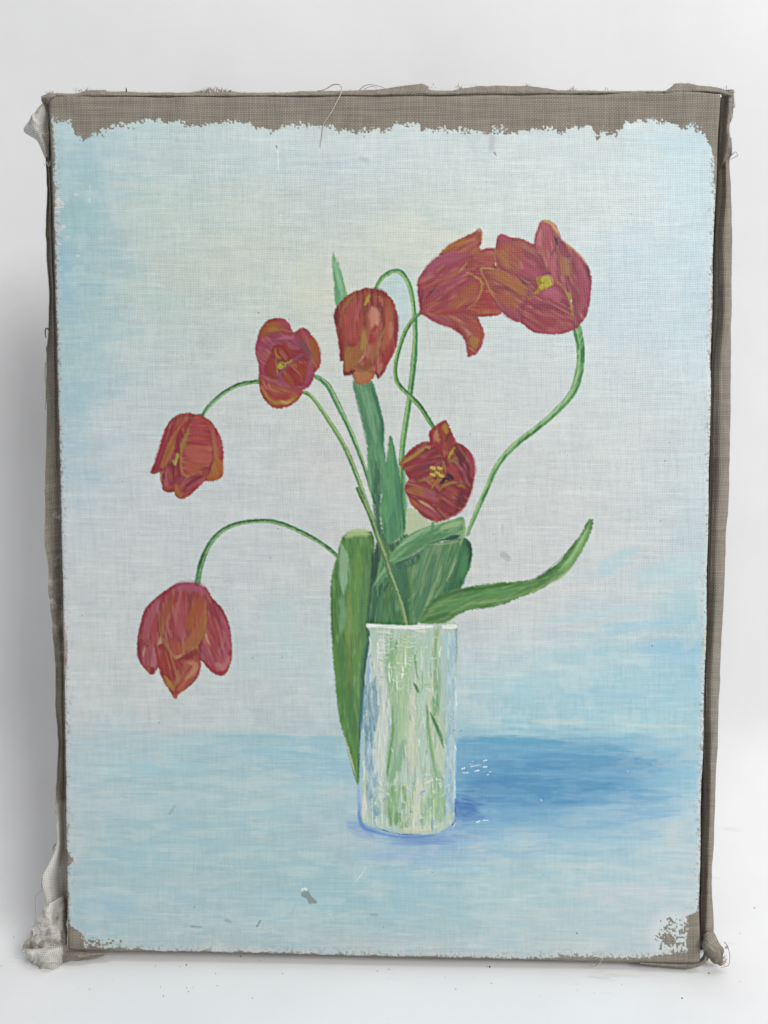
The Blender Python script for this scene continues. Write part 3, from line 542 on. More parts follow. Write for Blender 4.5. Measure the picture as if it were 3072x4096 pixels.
V([(470, 700), (450, 900), (430, 1100)], [30, 30, 34], '4F8098', .8, .2)
V([(500, 1100), (510, 1300), (530, 1480), (560, 1600)], [60, 70, 60, 40], 'A3BFD6', .75, .25)
V([(570, 1480), (550, 1560)], [60, 60], '7FA6BE', .6, .25)
V([(1240, 300), (1235, 700), (1235, 1100), (1225, 1500), (1215, 1800)], [60, 60, 56, 60, 70], 'A6C4DA', .8, .2)
V([(1262, 700), (1255, 1200), (1245, 1700)], [10, 12, 12], 'CBD9E2', .8, .1)
V([(1275, 160), (1272, 300), (1268, 480)], [16, 14, 8], '7C9FD0', .95, .05)
V([(1180, 1500), (1200, 1700), (1190, 1780)], [50, 60, 50], '93B6CC', .7, .2)
V([(1180, 1660), (1200, 1700)], [30, 30], '7A9ACC', .7, .1)
V([(1150, 900), (1200, 905)], [26, 22], 'C2D3DC', .8, .1)
V([(760, 500), (830, 500), (880, 520)], [10, 14, 8], 'C6D7BC', .8, .1, .0003)
V([(720, 570), (800, 590), (850, 560)], [10, 14, 8], 'C9D8C0', .8, .1, .0003)
V([(700, 640), (760, 650), (800, 640)], [10, 14, 8], 'C9D8C0', .8, .1, .0003)
# fine upright bristle strokes through which stalks and far wall show
vr = random.Random(12)
cols = [(450, 'DDE3E4'), (500, 'A9C3CE'), (560, 'D3DDDC'), (640, 'D8DFD6'), (700, '8DB58A'), (780, 'B5CCA6'), (860, 'A7C6A0'), (900, 'D3D7C4'), (960, 'A9C8B2'), (1020, 'C3D6C4'), (1080, '93B98E'), (1130, 'B9CEB4'), (1190, 'A9C7CC'), (1240, 'B4CEDF'), (1265, 'DCE6EC')]
for _ in range(330):
    x = vr.uniform(455, 1262); y = vr.uniform(190, 1900); l = vr.uniform(40, 230); c = min(cols, key=lambda q: abs(q[0]-x-vr.uniform(-50, 50)))[1]
    if vr.random() < .2: c = vr.choice(['E9EDE8', 'E9EDE8', 'DDE6DA', '6F9F6C', '86B07E', '8FB4CC'])
    if y < 900 and x < 455+(900-y)*.06: continue
    line(TVS, [(x, y), (x+vr.uniform(-10, 10), y+l/2), (x+vr.uniform(-14, 14), min(y+l, 1950))], vr.uniform(2.5, 7), c, None, vr.uniform(.45, .9), f=1.6, h=.00018, cover=.9, brk=.1)
for _ in range(70):
    x = vr.choice([vr.uniform(560, 680), vr.uniform(700, 880), vr.uniform(940, 1060)]); y = vr.uniform(220, 760); l = vr.uniform(30, 80)
    line(TVS, [(x, y), (x+l/2, y+8), (x+l, y-4)], vr.uniform(2.5, 5), vr.choice(['D9E3D8', 'CBDCC2', 'BFD5BC', 'A3C39B']), None, .75, f=1.4, h=.00025, cover=.9)
for _ in range(50):
    x = vr.uniform(480, 1220); y = vr.uniform(1450, 1900); line(TVS, [(x, y), (x+vr.uniform(-40, 40), y+vr.uniform(-8, 30)), (x+vr.uniform(-60, 60), y+vr.uniform(10, 60))], vr.uniform(3, 8), vr.choice(['E4E6DA', 'CFDDD6', '88B084', '9FC0CE', '7FA4C4', 'C9D6AE', 'B9D0DC']), None, .7, f=1.6, h=.00025, cover=.9)
for x0, x1, y0, y1, n_, cs in ((455, 560, 620, 1200, 60, ['6792AA', '7FA5B8', '5C8AA4', 'A9C3CE']), (470, 530, 1150, 1650, 26, ['9AB9D2', '86A9C4', 'C4D5E0']), (1175, 1262, 900, 1800, 60, ['98C0D6', 'A9CADB', '86B2CF', 'C3DAE4']), (1180, 1262, 230, 900, 34, ['B4D0DA', 'C2D8DE', 'A2C2D0']), (690, 840, 1560, 1900, 26, ['7FAB74', '8FB889', '699C60']), (960, 1170, 1600, 1860, 26, ['8FB889', 'A2C49A', 'B9D0AE']), (1060, 1120, 520, 920, 18, ['6FA074', '7FAE82'])):
    for _ in range(n_):
        x = vr.uniform(x0, x1); y = vr.uniform(y0, y1); l = vr.uniform(40, 150)
        line(TVS, [(x, y), (x+vr.uniform(-8, 8), y+l/2), (x+vr.uniform(-10, 10), min(y+l, y1+30))], vr.uniform(4, 11), vr.choice(cs), None, .6, f=2.5, h=.0001, cover=.8, brk=.2)
V([(900, 670), (920, 710), (938, 752)], [20, 22, 12], '3F7A4A', .98, -.2); V([(1045, 930), (1090, 1030), (1130, 1130), (1160, 1235)], [14, 26, 26, 8], '44824A', .98, -.2)
V([(1020, 900), (1030, 1100), (1060, 1300), (1090, 1480)], [12, 16, 16, 14], '78A96E', .8, .0); V([(720, 1020), (700, 1200), (670, 1400), (665, 1540)], [14, 18, 18, 10], '62994F', .8, .0); V([(905, 420), (920, 560), (935, 640)], [10, 12, 8], '6A9A6E', .8, 0)
# rim
line(TVS, [(490, 160), (600, 165), (760, 175), (900, 178), (1060, 168)], np.array([36, 30, 34, 36, 20])/2.2117, 'DCDFDA', o_vr, .95, h=.0003, cover=1)
line(TVS, [(1160, 172), (1260, 168)], np.array([34, 38])/2.2117, 'E0E0D8', o_vr, .9, h=.0003, cover=1)
V([(600, 178), (660, 182)], [10, 10], 'D8D49A', .9, 0); V([(920, 205), (1000, 215)], [14, 16], 'E6E3D8', .95, 0, .0003); V([(570, 215), (680, 225)], [20, 22], 'D5DEDA', .9, .1, .0003)
V([(590, 290), (640, 300)], [14, 14], 'D8E0DE', .8, .1, .0003); V([(840, 190), (900, 195)], [6, 6], 'B9B7B4', .7, 0)
# foot
line(TVS, [(415, 1740), (415, 1850), (450, 1940), (560, 1985), (720, 2020), (900, 2030), (1080, 2010)], np.array([16, 30, 34, 26, 20, 20, 10])/2.2117, '6389C2', o_vs, .85, f=5)
line(TVS, [(405, 1580), (410, 1700), (425, 1800)], np.array([20, 30, 30])/2.2117, '8AA9D4', None, .7, f=5)
line(TVS, [(460, 1900), (560, 1940), (700, 1970), (800, 1985)], np.array([20, 20, 24, 14])/2.2117, 'A9C6D2', None, .7)
line(TVS, [(560, 1950), (760, 2000), (950, 2005)], 5, '3F6BAE', None, .8, brk=.2)
line(TVS, [(1100, 2010), (1180, 1970), (1240, 1920), (1250, 1850)], np.array([30, 34, 24, 12])/2.2117, '8AB2D2', None, .8, f=3, brk=.1)
line(TVS, [(1262, 1760), (1262, 1880), (1230, 1930)], 7, '3E63B4', None, .8)

C[OWN == o_v] *= np.array([.9, .9, .85])
# --- tulips
TONE[0] = 1
RC, RM_, RO, ROC, RP, RD, RS = '9E3138', 'A64A5C', 'A95636', 'AF8440', 'CF8C78', '6E2228', 'C05048'
def bloom(label): return owner('painted_tulip', None, label)
# A, hanging at lower left
b = bloom('largest hanging tulip head, lowest on the left'); pt = lambda: owner('petal', b)
poly(TA, [(915, 175), (760, 165), (640, 205), (520, 285), (380, 400), (270, 530), (220, 680), (175, 880), (165, 1080), (190, 1200), (260, 1300), (360, 1385), (440, 1300), (480, 1400), (560, 1550), (668, 1700), (720, 1640), (850, 1540), (960, 1420), (1005, 1280), (1020, 1200), (1180, 1360), (1300, 1385), (1380, 1290), (1420, 1150), (1410, 930), (1370, 700), (1290, 520), (1170, 380), (1080, 250), (980, 190)], '98323C', b, ang=1.5)
poly(TA, [(760, 170), (640, 205), (520, 285), (380, 400), (270, 530), (220, 680), (175, 880), (165, 1080), (190, 1200), (260, 1300), (360, 1385), (440, 1290), (400, 1040), (470, 1010), (500, 950), (460, 800), (460, 600), (500, 420), (640, 300)], 'A04656', pt(), ang=1.5, col2='94303C')
line(TA, [(500, 330), (360, 560), (290, 800), (280, 930)], [14, 30, 34, 16], 'B4606E', None, .6, f=6, brk=.2)
line(TA, [(430, 560), (390, 800), (370, 1000)], [14, 22, 22], 'B0453A', None, .6, f=3, brk=.3)
poly(TA, [(265, 1045), (400, 1035), (420, 1240), (370, 1290), (240, 1200)], 'B87078', None, .85, ang=1.5, col2='A04850')
line(TA, [(210, 900), (200, 1060), (225, 1160)], [14, 20, 10], '7A2228', None, .7, f=3, brk=.2)
line(TA, [(215, 880), (300, 980), (330, 1010)], 4, 'A07050', None, .6); line(TA, [(270, 1000), (250, 1090), (235, 1150)], [5, 7, 4], 'BE9A78', None, .8)
poly(TA, [(470, 870), (495, 960), (465, 1010), (425, 1020), (440, 960)], 'BC8E74', None, .9)
poly(TA, [(410, 1040), (430, 1200), (480, 1400), (560, 1550), (668, 1700), (720, 1640), (850, 1540), (960, 1420), (1005, 1280), (990, 1150), (1000, 1000), (700, 1050), (500, 980)], '96302F', pt(), ang=1.3, col2='A43C34')
poly(TA, [(800, 1200), (950, 1190), (1000, 1230), (970, 1400), (850, 1530), (720, 1630), (700, 1500), (760, 1360)], 'BA6C4E', None, .8, 7, ang=-.8, col2='A85040')
line(TA, [(840, 1230), (930, 1260), (900, 1360), (800, 1450)], [10, 24, 24, 12], 'CC9070', None, .7, brk=.3, f=4)
line(TA, [(690, 1330), (710, 1420), (660, 1540)], [10, 16, 14], 'B08048', None, .7, f=4, brk=.2)
line(TA, [(520, 1410), (590, 1510), (650, 1590)], [10, 20, 10], 'B58A46', None, .85, f=3, brk=.1)
line(TA, [(640, 1660), (670, 1690), (700, 1630)], 10, 'B86A5C', None, .7, brk=.2)
line(TA, [(960, 1420), (880, 1510), (760, 1610)], 4, '5E2830', None, .6)
line(TA, [(700, 1180), (850, 1120), (980, 1080)], [20, 34, 20], '8A2834', None, .8, f=5)
poly(TA, [(1060, 230), (1170, 380), (1290, 520), (1370, 700), (1410, 930), (1420, 1150), (1380, 1290), (1300, 1385), (1180, 1360), (1020, 1200), (1000, 1050), (1040, 880), (1080, 700), (1100, 500), (1080, 380)], 'A8485A', pt(), ang=1.2, col2='9C3A44')
line(TA, [(1130, 540), (1180, 760), (1200, 960), (1180, 1120)], [14, 30, 36, 20], 'A8403A', None, .6, f=5, brk=.3)
line(TA, [(1260, 560), (1350, 800), (1370, 1000), (1300, 1200)], [10, 20, 22, 20], 'B85A72', None, .65, f=4, brk=.2)
line(TA, [(1040, 1060), (1120, 1160), (1240, 1240)], [20, 34, 16], 'A44C5C', None, .6, f=4)
line(TA, [(1070, 840), (1100, 940), (1140, 1000)], [5, 7, 4], 'C2A07C', None, .9); line(TA, [(1310, 780), (1310, 960), (1250, 1090)], [3, 5, 3], 'AE7C50', None, .7)
line(TA, [(1210, 1240), (1300, 1290), (1390, 1150)], [20, 26, 14], 'C07A78', None, .7, brk=.25, f=4)
line(TA, [(1040, 1200), (1180, 1350), (1300, 1375), (1380, 1290)], [10, 14, 14, 8], 'A02E36', None, .8)
line(TA, [(1170, 390), (1300, 540), (1380, 720), (1415, 930)], 4, '5C3038', None, .6)
poly(TA, [(915, 180), (700, 200), (560, 300), (480, 480), (455, 650), (480, 850), (540, 980), (620, 1110), (680, 1185), (860, 1060), (980, 960), (1060, 820), (1085, 600), (1080, 400), (1040, 250)], 'A24450', pt(), ang=1.5, col2='9E3E3A')
line(TA, [(600, 250), (800, 210), (980, 240), (1090, 330)], [20, 40, 40, 20], 'AE5C72', None, .7, f=8, brk=.15)
line(TA, [(620, 400), (560, 560), (520, 720)], [20, 34, 20], 'A2562C', None, .75, f=6, brk=.2)
line(TA, [(1010, 330), (960, 500), (900, 640), (820, 800)], [24, 44, 50, 30], 'A8592A', None, .8, f=7, brk=.15)
line(TA, [(1060, 460), (1040, 680), (960, 860), (850, 980), (740, 1080)], [14, 30, 44, 44, 20], 'B06E38', None, .75, f=6, brk=.15)
line(TA, [(740, 380), (760, 560), (720, 760), (740, 900)], [20, 30, 36, 24], 'B0505C', None, .8, f=6, brk=.1)
line(TA, [(600, 580), (560, 720), (620, 900)], [8, 12, 10], 'BA6C68', None, .7, brk=.2); line(TA, [(640, 500), (690, 560)], 8, 'B2606E', None, .6)
line(TA, [(600, 930), (680, 1010), (700, 1080)], [20, 34, 14], 'B2523A', None, .7, f=5, brk=.2)
for q in ([(455, 560), (465, 800), (540, 980), (620, 1110), (680, 1180)], [(500, 620), (505, 780), (500, 860)], [(680, 1180), (880, 1060), (1000, 930), (1060, 750), (1075, 560)], [(900, 1050), (980, 970)]):
    line(TA, q, [3, 6, 7, 5], 'A5823A', None, .8, brk=.15)
poly(TA, [(630, 1110), (680, 1140), (780, 1100), (690, 1175)], 'BC9060', None, .9)
line(TA, [(470, 400), (560, 290), (700, 200), (860, 170)], 5, 'A02438', None, .7); line(TA, [(165, 1000), (200, 760), (270, 530), (400, 390)], 5, '97203A', None, .7)
line(TA, [(930, 175), (960, 205)], 6, '3F3A34', None, .8)
# B, left
b = bloom('hanging tulip head at far left under its bent stem'); pt = lambda: owner('petal', b)
poly(TB, [(820, 215), (660, 235), (520, 330), (430, 460), (370, 620), (310, 850), (250, 1040), (185, 1180), (210, 1225), (320, 1200), (370, 1400), (380, 1480), (470, 1530), (580, 1525), (610, 1600), (700, 1640), (800, 1600), (900, 1510), (1000, 1420), (1100, 1330), (1200, 1340), (1320, 1300), (1370, 1240), (1375, 1010), (1385, 960), (1360, 700), (1280, 500), (1180, 360), (1080, 290), (980, 250)], '98303A', b, ang=1.4)
poly(TB, [(820, 215), (660, 235), (520, 330), (430, 460), (370, 620), (310, 850), (250, 1040), (185, 1180), (210, 1225), (320, 1190), (440, 1080), (520, 960), (580, 800), (600, 620), (680, 440), (860, 290)], '982F3E', pt(), ang=1.9, col2='A03C44')
poly(TB, [(820, 290), (700, 380), (600, 500), (500, 640), (420, 850), (350, 1080), (380, 1140), (470, 1030), (560, 880), (600, 620), (680, 450)], 'AC7840', None, .9, ang=1.9, col2='A85C38')
line(TB, [(200, 1200), (280, 1190), (330, 1150)], [8, 8, 6], 'A4623A', None, .8); line(TB, [(370, 1180), (350, 1300), (370, 1380)], [8, 12, 6], 'AE8A44', None, .85)
line(TB, [(410, 600), (330, 860), (270, 1060)], [12, 22, 20], 'A84450', None, .55, brk=.3, f=4)
poly(TB, [(560, 880), (640, 900), (660, 1080), (560, 1280), (600, 1500), (470, 1520), (380, 1470), (380, 1250), (470, 1070)], '8C2838', pt(), ang=1.5, col2='9A3E50')
line(TB, [(400, 1440), (480, 1460), (570, 1440)], [10, 16, 10], 'A8503A', None, .8, f=3)
poly(TB, [(600, 1240), (700, 1260), (900, 1250), (1100, 1140), (1150, 1200), (1090, 1330), (1000, 1420), (900, 1510), (800, 1600), (700, 1640), (610, 1600), (570, 1480)], '97303A', pt(), ang=-.7, col2='A2444C')
line(TB, [(600, 1400), (620, 1520), (690, 1610)], [10, 22, 20], 'B0703C', None, .85, f=4, brk=.1); line(TB, [(650, 1380), (690, 1500), (730, 1590)], [8, 10, 8], 'A5532F', None, .7)
line(TB, [(780, 1500), (900, 1400), (1050, 1280)], [10, 16, 10], 'B4566A', None, .6, brk=.3, f=3); line(TB, [(750, 1440), (900, 1330), (1050, 1260)], [8, 14, 8], '6E1C28', None, .6, brk=.2)
poly(TB, [(980, 250), (1080, 290), (1180, 360), (1280, 500), (1360, 700), (1385, 960), (1375, 1010), (1370, 1240), (1320, 1300), (1200, 1340), (1100, 1330), (1150, 1180), (1210, 1000), (1190, 700), (1120, 460)], 'A03440', pt(), ang=1.4, col2='A84848')
poly(TB, [(1240, 800), (1300, 960), (1375, 1020), (1370, 1230), (1300, 1310), (1200, 1340), (1110, 1320), (1180, 1150), (1220, 980)], 'AE6632', None, .9, 5, ang=1.2, col2='B87840')
line(TB, [(1120, 430), (1200, 600), (1250, 800), (1290, 960)], [8, 14, 18, 12], 'AE7444', None, .75, brk=.15, f=3)
line(TB, [(1230, 560), (1330, 760), (1350, 960)], [14, 22, 14], 'B5505A', None, .7, f=4, brk=.2)
poly(TB, [(880, 290), (980, 260), (1080, 340), (1170, 500), (1200, 700), (1210, 900), (1180, 1060), (1040, 1170), (900, 1230), (770, 1260), (700, 1190), (670, 1000), (680, 780), (740, 600), (820, 430)], 'A63A40', pt(), ang=.1, col2='B04A48')
line(TB, [(780, 800), (900, 900), (1050, 950), (1180, 920)], [30, 60, 60, 30], 'BC6256', None, .7, f=10, brk=.15)
line(TB, [(760, 1060), (860, 1140), (1000, 1100)], [24, 40, 20], 'B86048', None, .65, f=7, brk=.1)
line(TB, [(930, 320), (960, 500), (980, 640)], [16, 36, 30], 'B04A50', None, .6, f=8)
line(TB, [(840, 400), (790, 540), (730, 680), (690, 780), (680, 1000), (700, 1180), (780, 1265), (900, 1225), (1050, 1180)], [6, 12, 18, 12, 8, 9, 9, 7, 5], 'A98646', None, .85, brk=.1)
line(TB, [(800, 480), (740, 720), (720, 800)], [6, 14, 6], '8C7A40', None, .6, brk=.3)
line(TB, [(680, 500), (640, 620), (610, 780), (590, 880)], [14, 18, 14, 8], '97283A', None, .8); line(TB, [(860, 320), (700, 450), (640, 560)], [6, 8, 6], 'A82E38', None, .8)
line(TB, [(500, 1040), (540, 1000), (600, 1080)], [10, 20, 12], 'A05068', None, .7, f=4)
line(TB, [(625, 905), (610, 980), (580, 1070)], [11, 10, 7], '9CA03A', owner('stamen', b), .95); line(TB, [(560, 1010), (580, 1060)], 9, 'A0A244', None, .9)
line(TB, [(1210, 960), (1190, 1060), (1150, 1180), (1090, 1310)], 4, '5A1E26', None, .6, brk=.2); line(TB, [(940, 240), (1010, 235)], 5, '3A3A30', None, .7)
# C, open bloom upper left
b = bloom('open tulip seen into its cup, upper left'); pt = lambda: owner('petal', b)
poly(TC, [(560, 195), (440, 230), (330, 340), (260, 460), (230, 600), (195, 720), (200, 880), (250, 1030), (265, 1200), (265, 1400), (290, 1560), (360, 1700), (470, 1810), (600, 1860), (780, 1830), (920, 1750), (1040, 1610), (1070, 1520), (1200, 1430), (1260, 1310), (1280, 1210), (1340, 1140), (1390, 1050), (1385, 900), (1360, 740), (1290, 590), (1200, 480), (1130, 400), (1040, 380), (960, 430), (880, 460), (830, 340), (760, 250), (680, 205)], 'A04456', b, ang=.8)
poly(TC, [(560, 195), (440, 230), (330, 340), (260, 460), (230, 600), (400, 540), (560, 480), (750, 480), (890, 480), (830, 340), (760, 250), (680, 205)], 'A04A50', pt(), ang=.2, col2='9C4A38')
line(TC, [(290, 500), (380, 400), (520, 360), (700, 380)], [16, 34, 40, 24], 'A86030', None, .8, f=6, brk=.15); line(TC, [(420, 430), (520, 400), (620, 420)], [10, 20, 10], 'AE8438', None, .5, brk=.35)
line(TC, [(600, 220), (740, 280), (820, 380)], [12, 20, 16], 'AC5068', None, .7, f=4)
poly(TC, [(1040, 380), (1130, 400), (1200, 480), (1290, 590), (1360, 740), (1385, 900), (1390, 1050), (1340, 1140), (1240, 1190), (1180, 1000), (1100, 760), (960, 560), (900, 480), (960, 430)], 'A2484E', pt(), ang=1.1, col2='9A4034')
line(TC, [(1180, 540), (1270, 680), (1310, 860), (1290, 1000)], [20, 34, 36, 20], 'A8602E', None, .8, f=6, brk=.15); line(TC, [(1040, 400), (1110, 460), (1180, 560)], [16, 24, 12], 'AA4C60', None, .7, f=5)
poly(TC, [(265, 1200), (265, 1400), (290, 1560), (360, 1700), (470, 1810), (600, 1860), (780, 1830), (920, 1750), (1040, 1610), (1060, 1540), (800, 1480), (500, 1400)], 'AA4C40', pt(), ang=.3, col2='A85A38')
line(TC, [(320, 1480), (420, 1640), (600, 1750), (800, 1740), (950, 1640)], [8, 14, 16, 16, 8], 'B59048', None, .8, brk=.3, f=3); line(TC, [(620, 1690), (760, 1760), (850, 1730)], [6, 9, 6], 'CFA664', None, .9, brk=.2)
line(TC, [(350, 1400), (430, 1560), (560, 1680), (760, 1620), (900, 1560)], [10, 18, 22, 26, 14], 'A23C38', None, .7, f=4, brk=.2); line(TC, [(340, 1380), (400, 1500)], 4, 'CC8A70', None, .8); line(TC, [(430, 1410), (480, 1500)], 3, 'CC8A70', None, .8)
poly(TC, [(230, 600), (400, 540), (560, 490), (760, 480), (900, 500), (1000, 600), (1120, 760), (1200, 960), (1270, 1150), (1280, 1260), (1200, 1430), (1070, 1520), (900, 1500), (700, 1480), (500, 1410), (330, 1330), (265, 1200), (250, 1030), (200, 880), (195, 720)], 'A54C62', pt(), ang=.6, col2='9E4054')
line(TC, [(320, 820), (400, 700), (520, 630), (700, 590), (860, 600)], [6, 8, 8, 12, 10], '7A4458', None, .6, f=4, brk=.2)
line(TC, [(960, 620), (1060, 680), (1130, 800), (1160, 940), (1180, 1040)], [14, 26, 26, 20, 8], '74444F', None, .75, f=5, brk=.15)
line(TC, [(560, 590), (720, 560), (860, 560), (900, 480)], [8, 14, 14, 8], 'BC6A80', None, .6, brk=.3)
poly(TC, [(540, 700), (760, 680), (960, 720), (1080, 800), (1160, 980), (1120, 1280), (1040, 1440), (820, 1420), (640, 1340), (420, 1280), (340, 1120), (440, 940)], '9A2C34', None, .9, 5, ang=.5, col2='8E2A30')
poly(TC, [(560, 720), (780, 680), (860, 830), (850, 950), (720, 980), (620, 920), (560, 860)], 'A03A26', owner('petal', b), ang=1.0, col2='9A2E2A')
poly(TC, [(420, 1060), (560, 960), (600, 1280), (480, 1290), (370, 1220)], 'A04832', None, .8, 5, ang=1.3, col2='96302E')
poly(TC, [(720, 1140), (860, 1040), (1100, 970), (1140, 1200), (1030, 1420), (820, 1400), (700, 1260)], 'A03A2C', owner('petal', b), ang=.8, col2='9C2830')
line(TC, [(800, 1080), (900, 1060), (960, 1110)], [10, 16, 10], 'AE6434', None, .7, f=4); line(TC, [(700, 1280), (760, 1370), (860, 1400)], [12, 20, 12], 'A2502E', None, .7, f=5)
line(TC, [(620, 1260), (700, 1150), (850, 1010), (1000, 900), (1080, 860)], [14, 12, 10, 14, 10], '8E5060', None, .85, f=3)
line(TC, [(620, 1220), (660, 1320), (740, 1440)], [14, 20, 14], '98506A', None, .7, f=4); line(TC, [(780, 700), (900, 740), (1000, 740)], [8, 16, 10], 'A85C70', None, .7, brk=.2)
line(TC, [(560, 740), (570, 850), (620, 920), (680, 935)], [6, 7, 8, 6], 'A88C34', None, .85); line(TC, [(570, 930), (590, 1080), (600, 1240)], [5, 6, 6], 'A88A44', None, .85); line(TC, [(600, 990), (700, 975)], 6, '6E4448', None, .7)
o_s = owner('stamen', b); line(TC, [(650, 1020), (720, 1030), (740, 1070), (690, 1110)], 9, '9A8A30', o_s, .9, f=1.2, h=.0002); line(TC, [(760, 1030), (820, 1010), (850, 985)], 8, 'A89A34', o_s, .9, brk=.1)
poly(TC, [(610, 1060), (650, 1035), (700, 1070), (690, 1120), (640, 1140), (605, 1105)], 'B2AE3C', o_s, wob=.5, f=1.5, h=.0002)
# D, centre
b = bloom('drooping red tulip head in the middle of the bouquet'); pt = lambda: owner('petal', b)
poly(TD, [(840, 150), (700, 190), (540, 240), (400, 340), (270, 470), (200, 600), (182, 760), (210, 900), (250, 1120), (285, 1380), (300, 1580), (360, 1590), (370, 1870), (520, 1830), (560, 1930), (650, 2030), (780, 2030), (900, 1960), (980, 1830), (1035, 1925), (1160, 1800), (1220, 1650), (1350, 1420), (1410, 1200), (1420, 850), (1400, 640), (1340, 430), (1230, 290), (1100, 200), (960, 180)], '8A2E32', b, ang=1.5)
poly(TD, [(560, 1700), (760, 1540), (960, 1480), (980, 1830), (900, 1960), (780, 2030), (650, 2030), (560, 1930), (530, 1820)], 'B0683C', pt(), ang=.3, col2='BE7A50')
line(TD, [(600, 1800), (700, 1900), (860, 1880)], [20, 40, 24], 'C28456', None, .6, f=6, brk=.3); line(TD, [(620, 1720), (760, 1700), (930, 1640)], [20, 34, 20], '7E4A28', None, .7, f=6)
line(TD, [(930, 1740), (960, 1830)], 12, 'B05048', None, .6)
poly(TD, [(860, 500), (1060, 560), (1130, 800), (1090, 1100), (1030, 1400), (990, 1650), (800, 1660), (640, 1680), (760, 1500), (820, 1300), (830, 900), (810, 600)], 'A84A44', pt(), ang=1.5, col2='A85846')
line(TD, [(930, 540), (960, 680), (960, 820), (900, 960)], [20, 40, 36, 12], 'CE8E78', None, .85, f=5, brk=.15); line(TD, [(900, 1060), (920, 1160), (880, 1260)], [20, 26, 20], 'A83038', None, .8, f=4)
line(TD, [(1010, 880), (960, 960), (940, 1020)], [12, 16, 8], 'A42C34', None, .8, f=3); line(TD, [(870, 1260), (890, 1380), (850, 1500)], [16, 30, 30], 'B87460', None, .75, brk=.2, f=5)
line(TD, [(960, 1300), (940, 1440), (900, 1560)], [16, 26, 30], 'A0683A', None, .7, f=6)
poly(TD, [(1080, 220), (1230, 290), (1340, 430), (1400, 640), (1420, 850), (1410, 1200), (1350, 1420), (1220, 1650), (1160, 1800), (1035, 1925), (990, 1800), (980, 1600), (1020, 1380), (1090, 1100), (1160, 860), (1110, 560), (1060, 380)], '983538', pt(), ang=1.45, col2='A84C3C')
line(TD, [(1210, 480), (1250, 700), (1240, 960), (1180, 1240), (1120, 1400)], [12, 26, 34, 30, 16], 'B86444', None, .8, f=5, brk=.2); line(TD, [(1280, 800), (1290, 1000), (1270, 1150)], [12, 22, 12], 'C4806A', None, .6, brk=.3)
line(TD, [(1160, 940), (1090, 1120), (1040, 1300), (1000, 1540)], [8, 14, 10, 5], 'AD7A42', None, .85, brk=.1); line(TD, [(1350, 560), (1400, 800), (1390, 1040)], [14, 20, 14], '83323C', None, .7, f=4)
line(TD, [(1240, 1260), (1220, 1440), (1160, 1600), (1060, 1780)], [16, 24, 22, 10], 'A83A3C', None, .7, f=4, brk=.1); line(TD, [(1100, 1640), (1070, 1740), (1035, 1820)], [16, 18, 8], 'BE7468', None, .75, brk=.2)
line(TD, [(1160, 1740), (1035, 1880), (990, 1760)], 6, '5C222C', None, .8); line(TD, [(1130, 520), (1110, 700), (1120, 860)], [5, 7, 5], '5E262C', None, .8)
poly(TD, [(840, 160), (700, 195), (540, 240), (400, 340), (270, 470), (200, 600), (182, 760), (210, 900), (250, 1120), (285, 1380), (300, 1580), (365, 1590), (370, 1860), (520, 1760), (700, 1580), (790, 1420), (830, 1240), (820, 1000), (800, 700), (800, 520), (880, 280)], '98383A', pt(), ang=1.5, col2='8C2E32')
line(TD, [(600, 360), (520, 560), (480, 800), (480, 1000), (500, 1220)], [20, 44, 54, 54, 30], 'B4544C', None, .75, f=7, brk=.2); line(TD, [(670, 420), (640, 620), (600, 800)], [12, 16, 12], 'B86068', None, .65, brk=.3)
line(TD, [(720, 560), (700, 800), (640, 1060), (560, 1260)], [10, 22, 30, 24], 'B45844', None, .6, f=5, brk=.2)
poly(TD, [(760, 900), (825, 1060), (830, 1240), (790, 1420), (700, 1570), (520, 1740), (390, 1800), (380, 1560), (400, 1340), (560, 1300), (680, 1180)], 'AC7A3C', None, .85, 6, ang=1.9, col2='A86638')
line(TD, [(740, 1000), (760, 1200), (720, 1360)], [10, 24, 14], 'B59048', None, .7, f=4, brk=.1); line(TD, [(800, 1330), (760, 1480), (660, 1610)], 4, 'C4A57C', None, .8)
line(TD, [(600, 250), (480, 380), (380, 520), (320, 680)], [8, 14, 14, 8], '9C6C38', None, .8, brk=.2); line(TD, [(340, 640), (310, 800), (300, 960)], [10, 14, 8], 'A06440', None, .6, brk=.2)
line(TD, [(880, 270), (820, 400), (770, 500)], [4, 12, 8], 'B8A02E', None, .95); line(TD, [(790, 500), (790, 750), (810, 950)], [6, 8, 6], '7A4A32', None, .8)
line(TD, [(380, 1810), (480, 1830), (600, 1730)], [10, 16, 6], '6C2430', None, .8); line(TD, [(250, 520), (215, 700), (230, 860)], [16, 22, 14], '6E262C', None, .65, f=4)
line(TD, [(900, 200), (1060, 240), (1200, 340)], [20, 34, 20], '7E2E36', None, .6, f=6); line(TD, [(1150, 360), (1210, 450), (1260, 540)], [8, 12, 8], '8E6034', None, .6)
line(TD, [(1060, 330), (1080, 420)], 8, 'C06C50', None, .7)
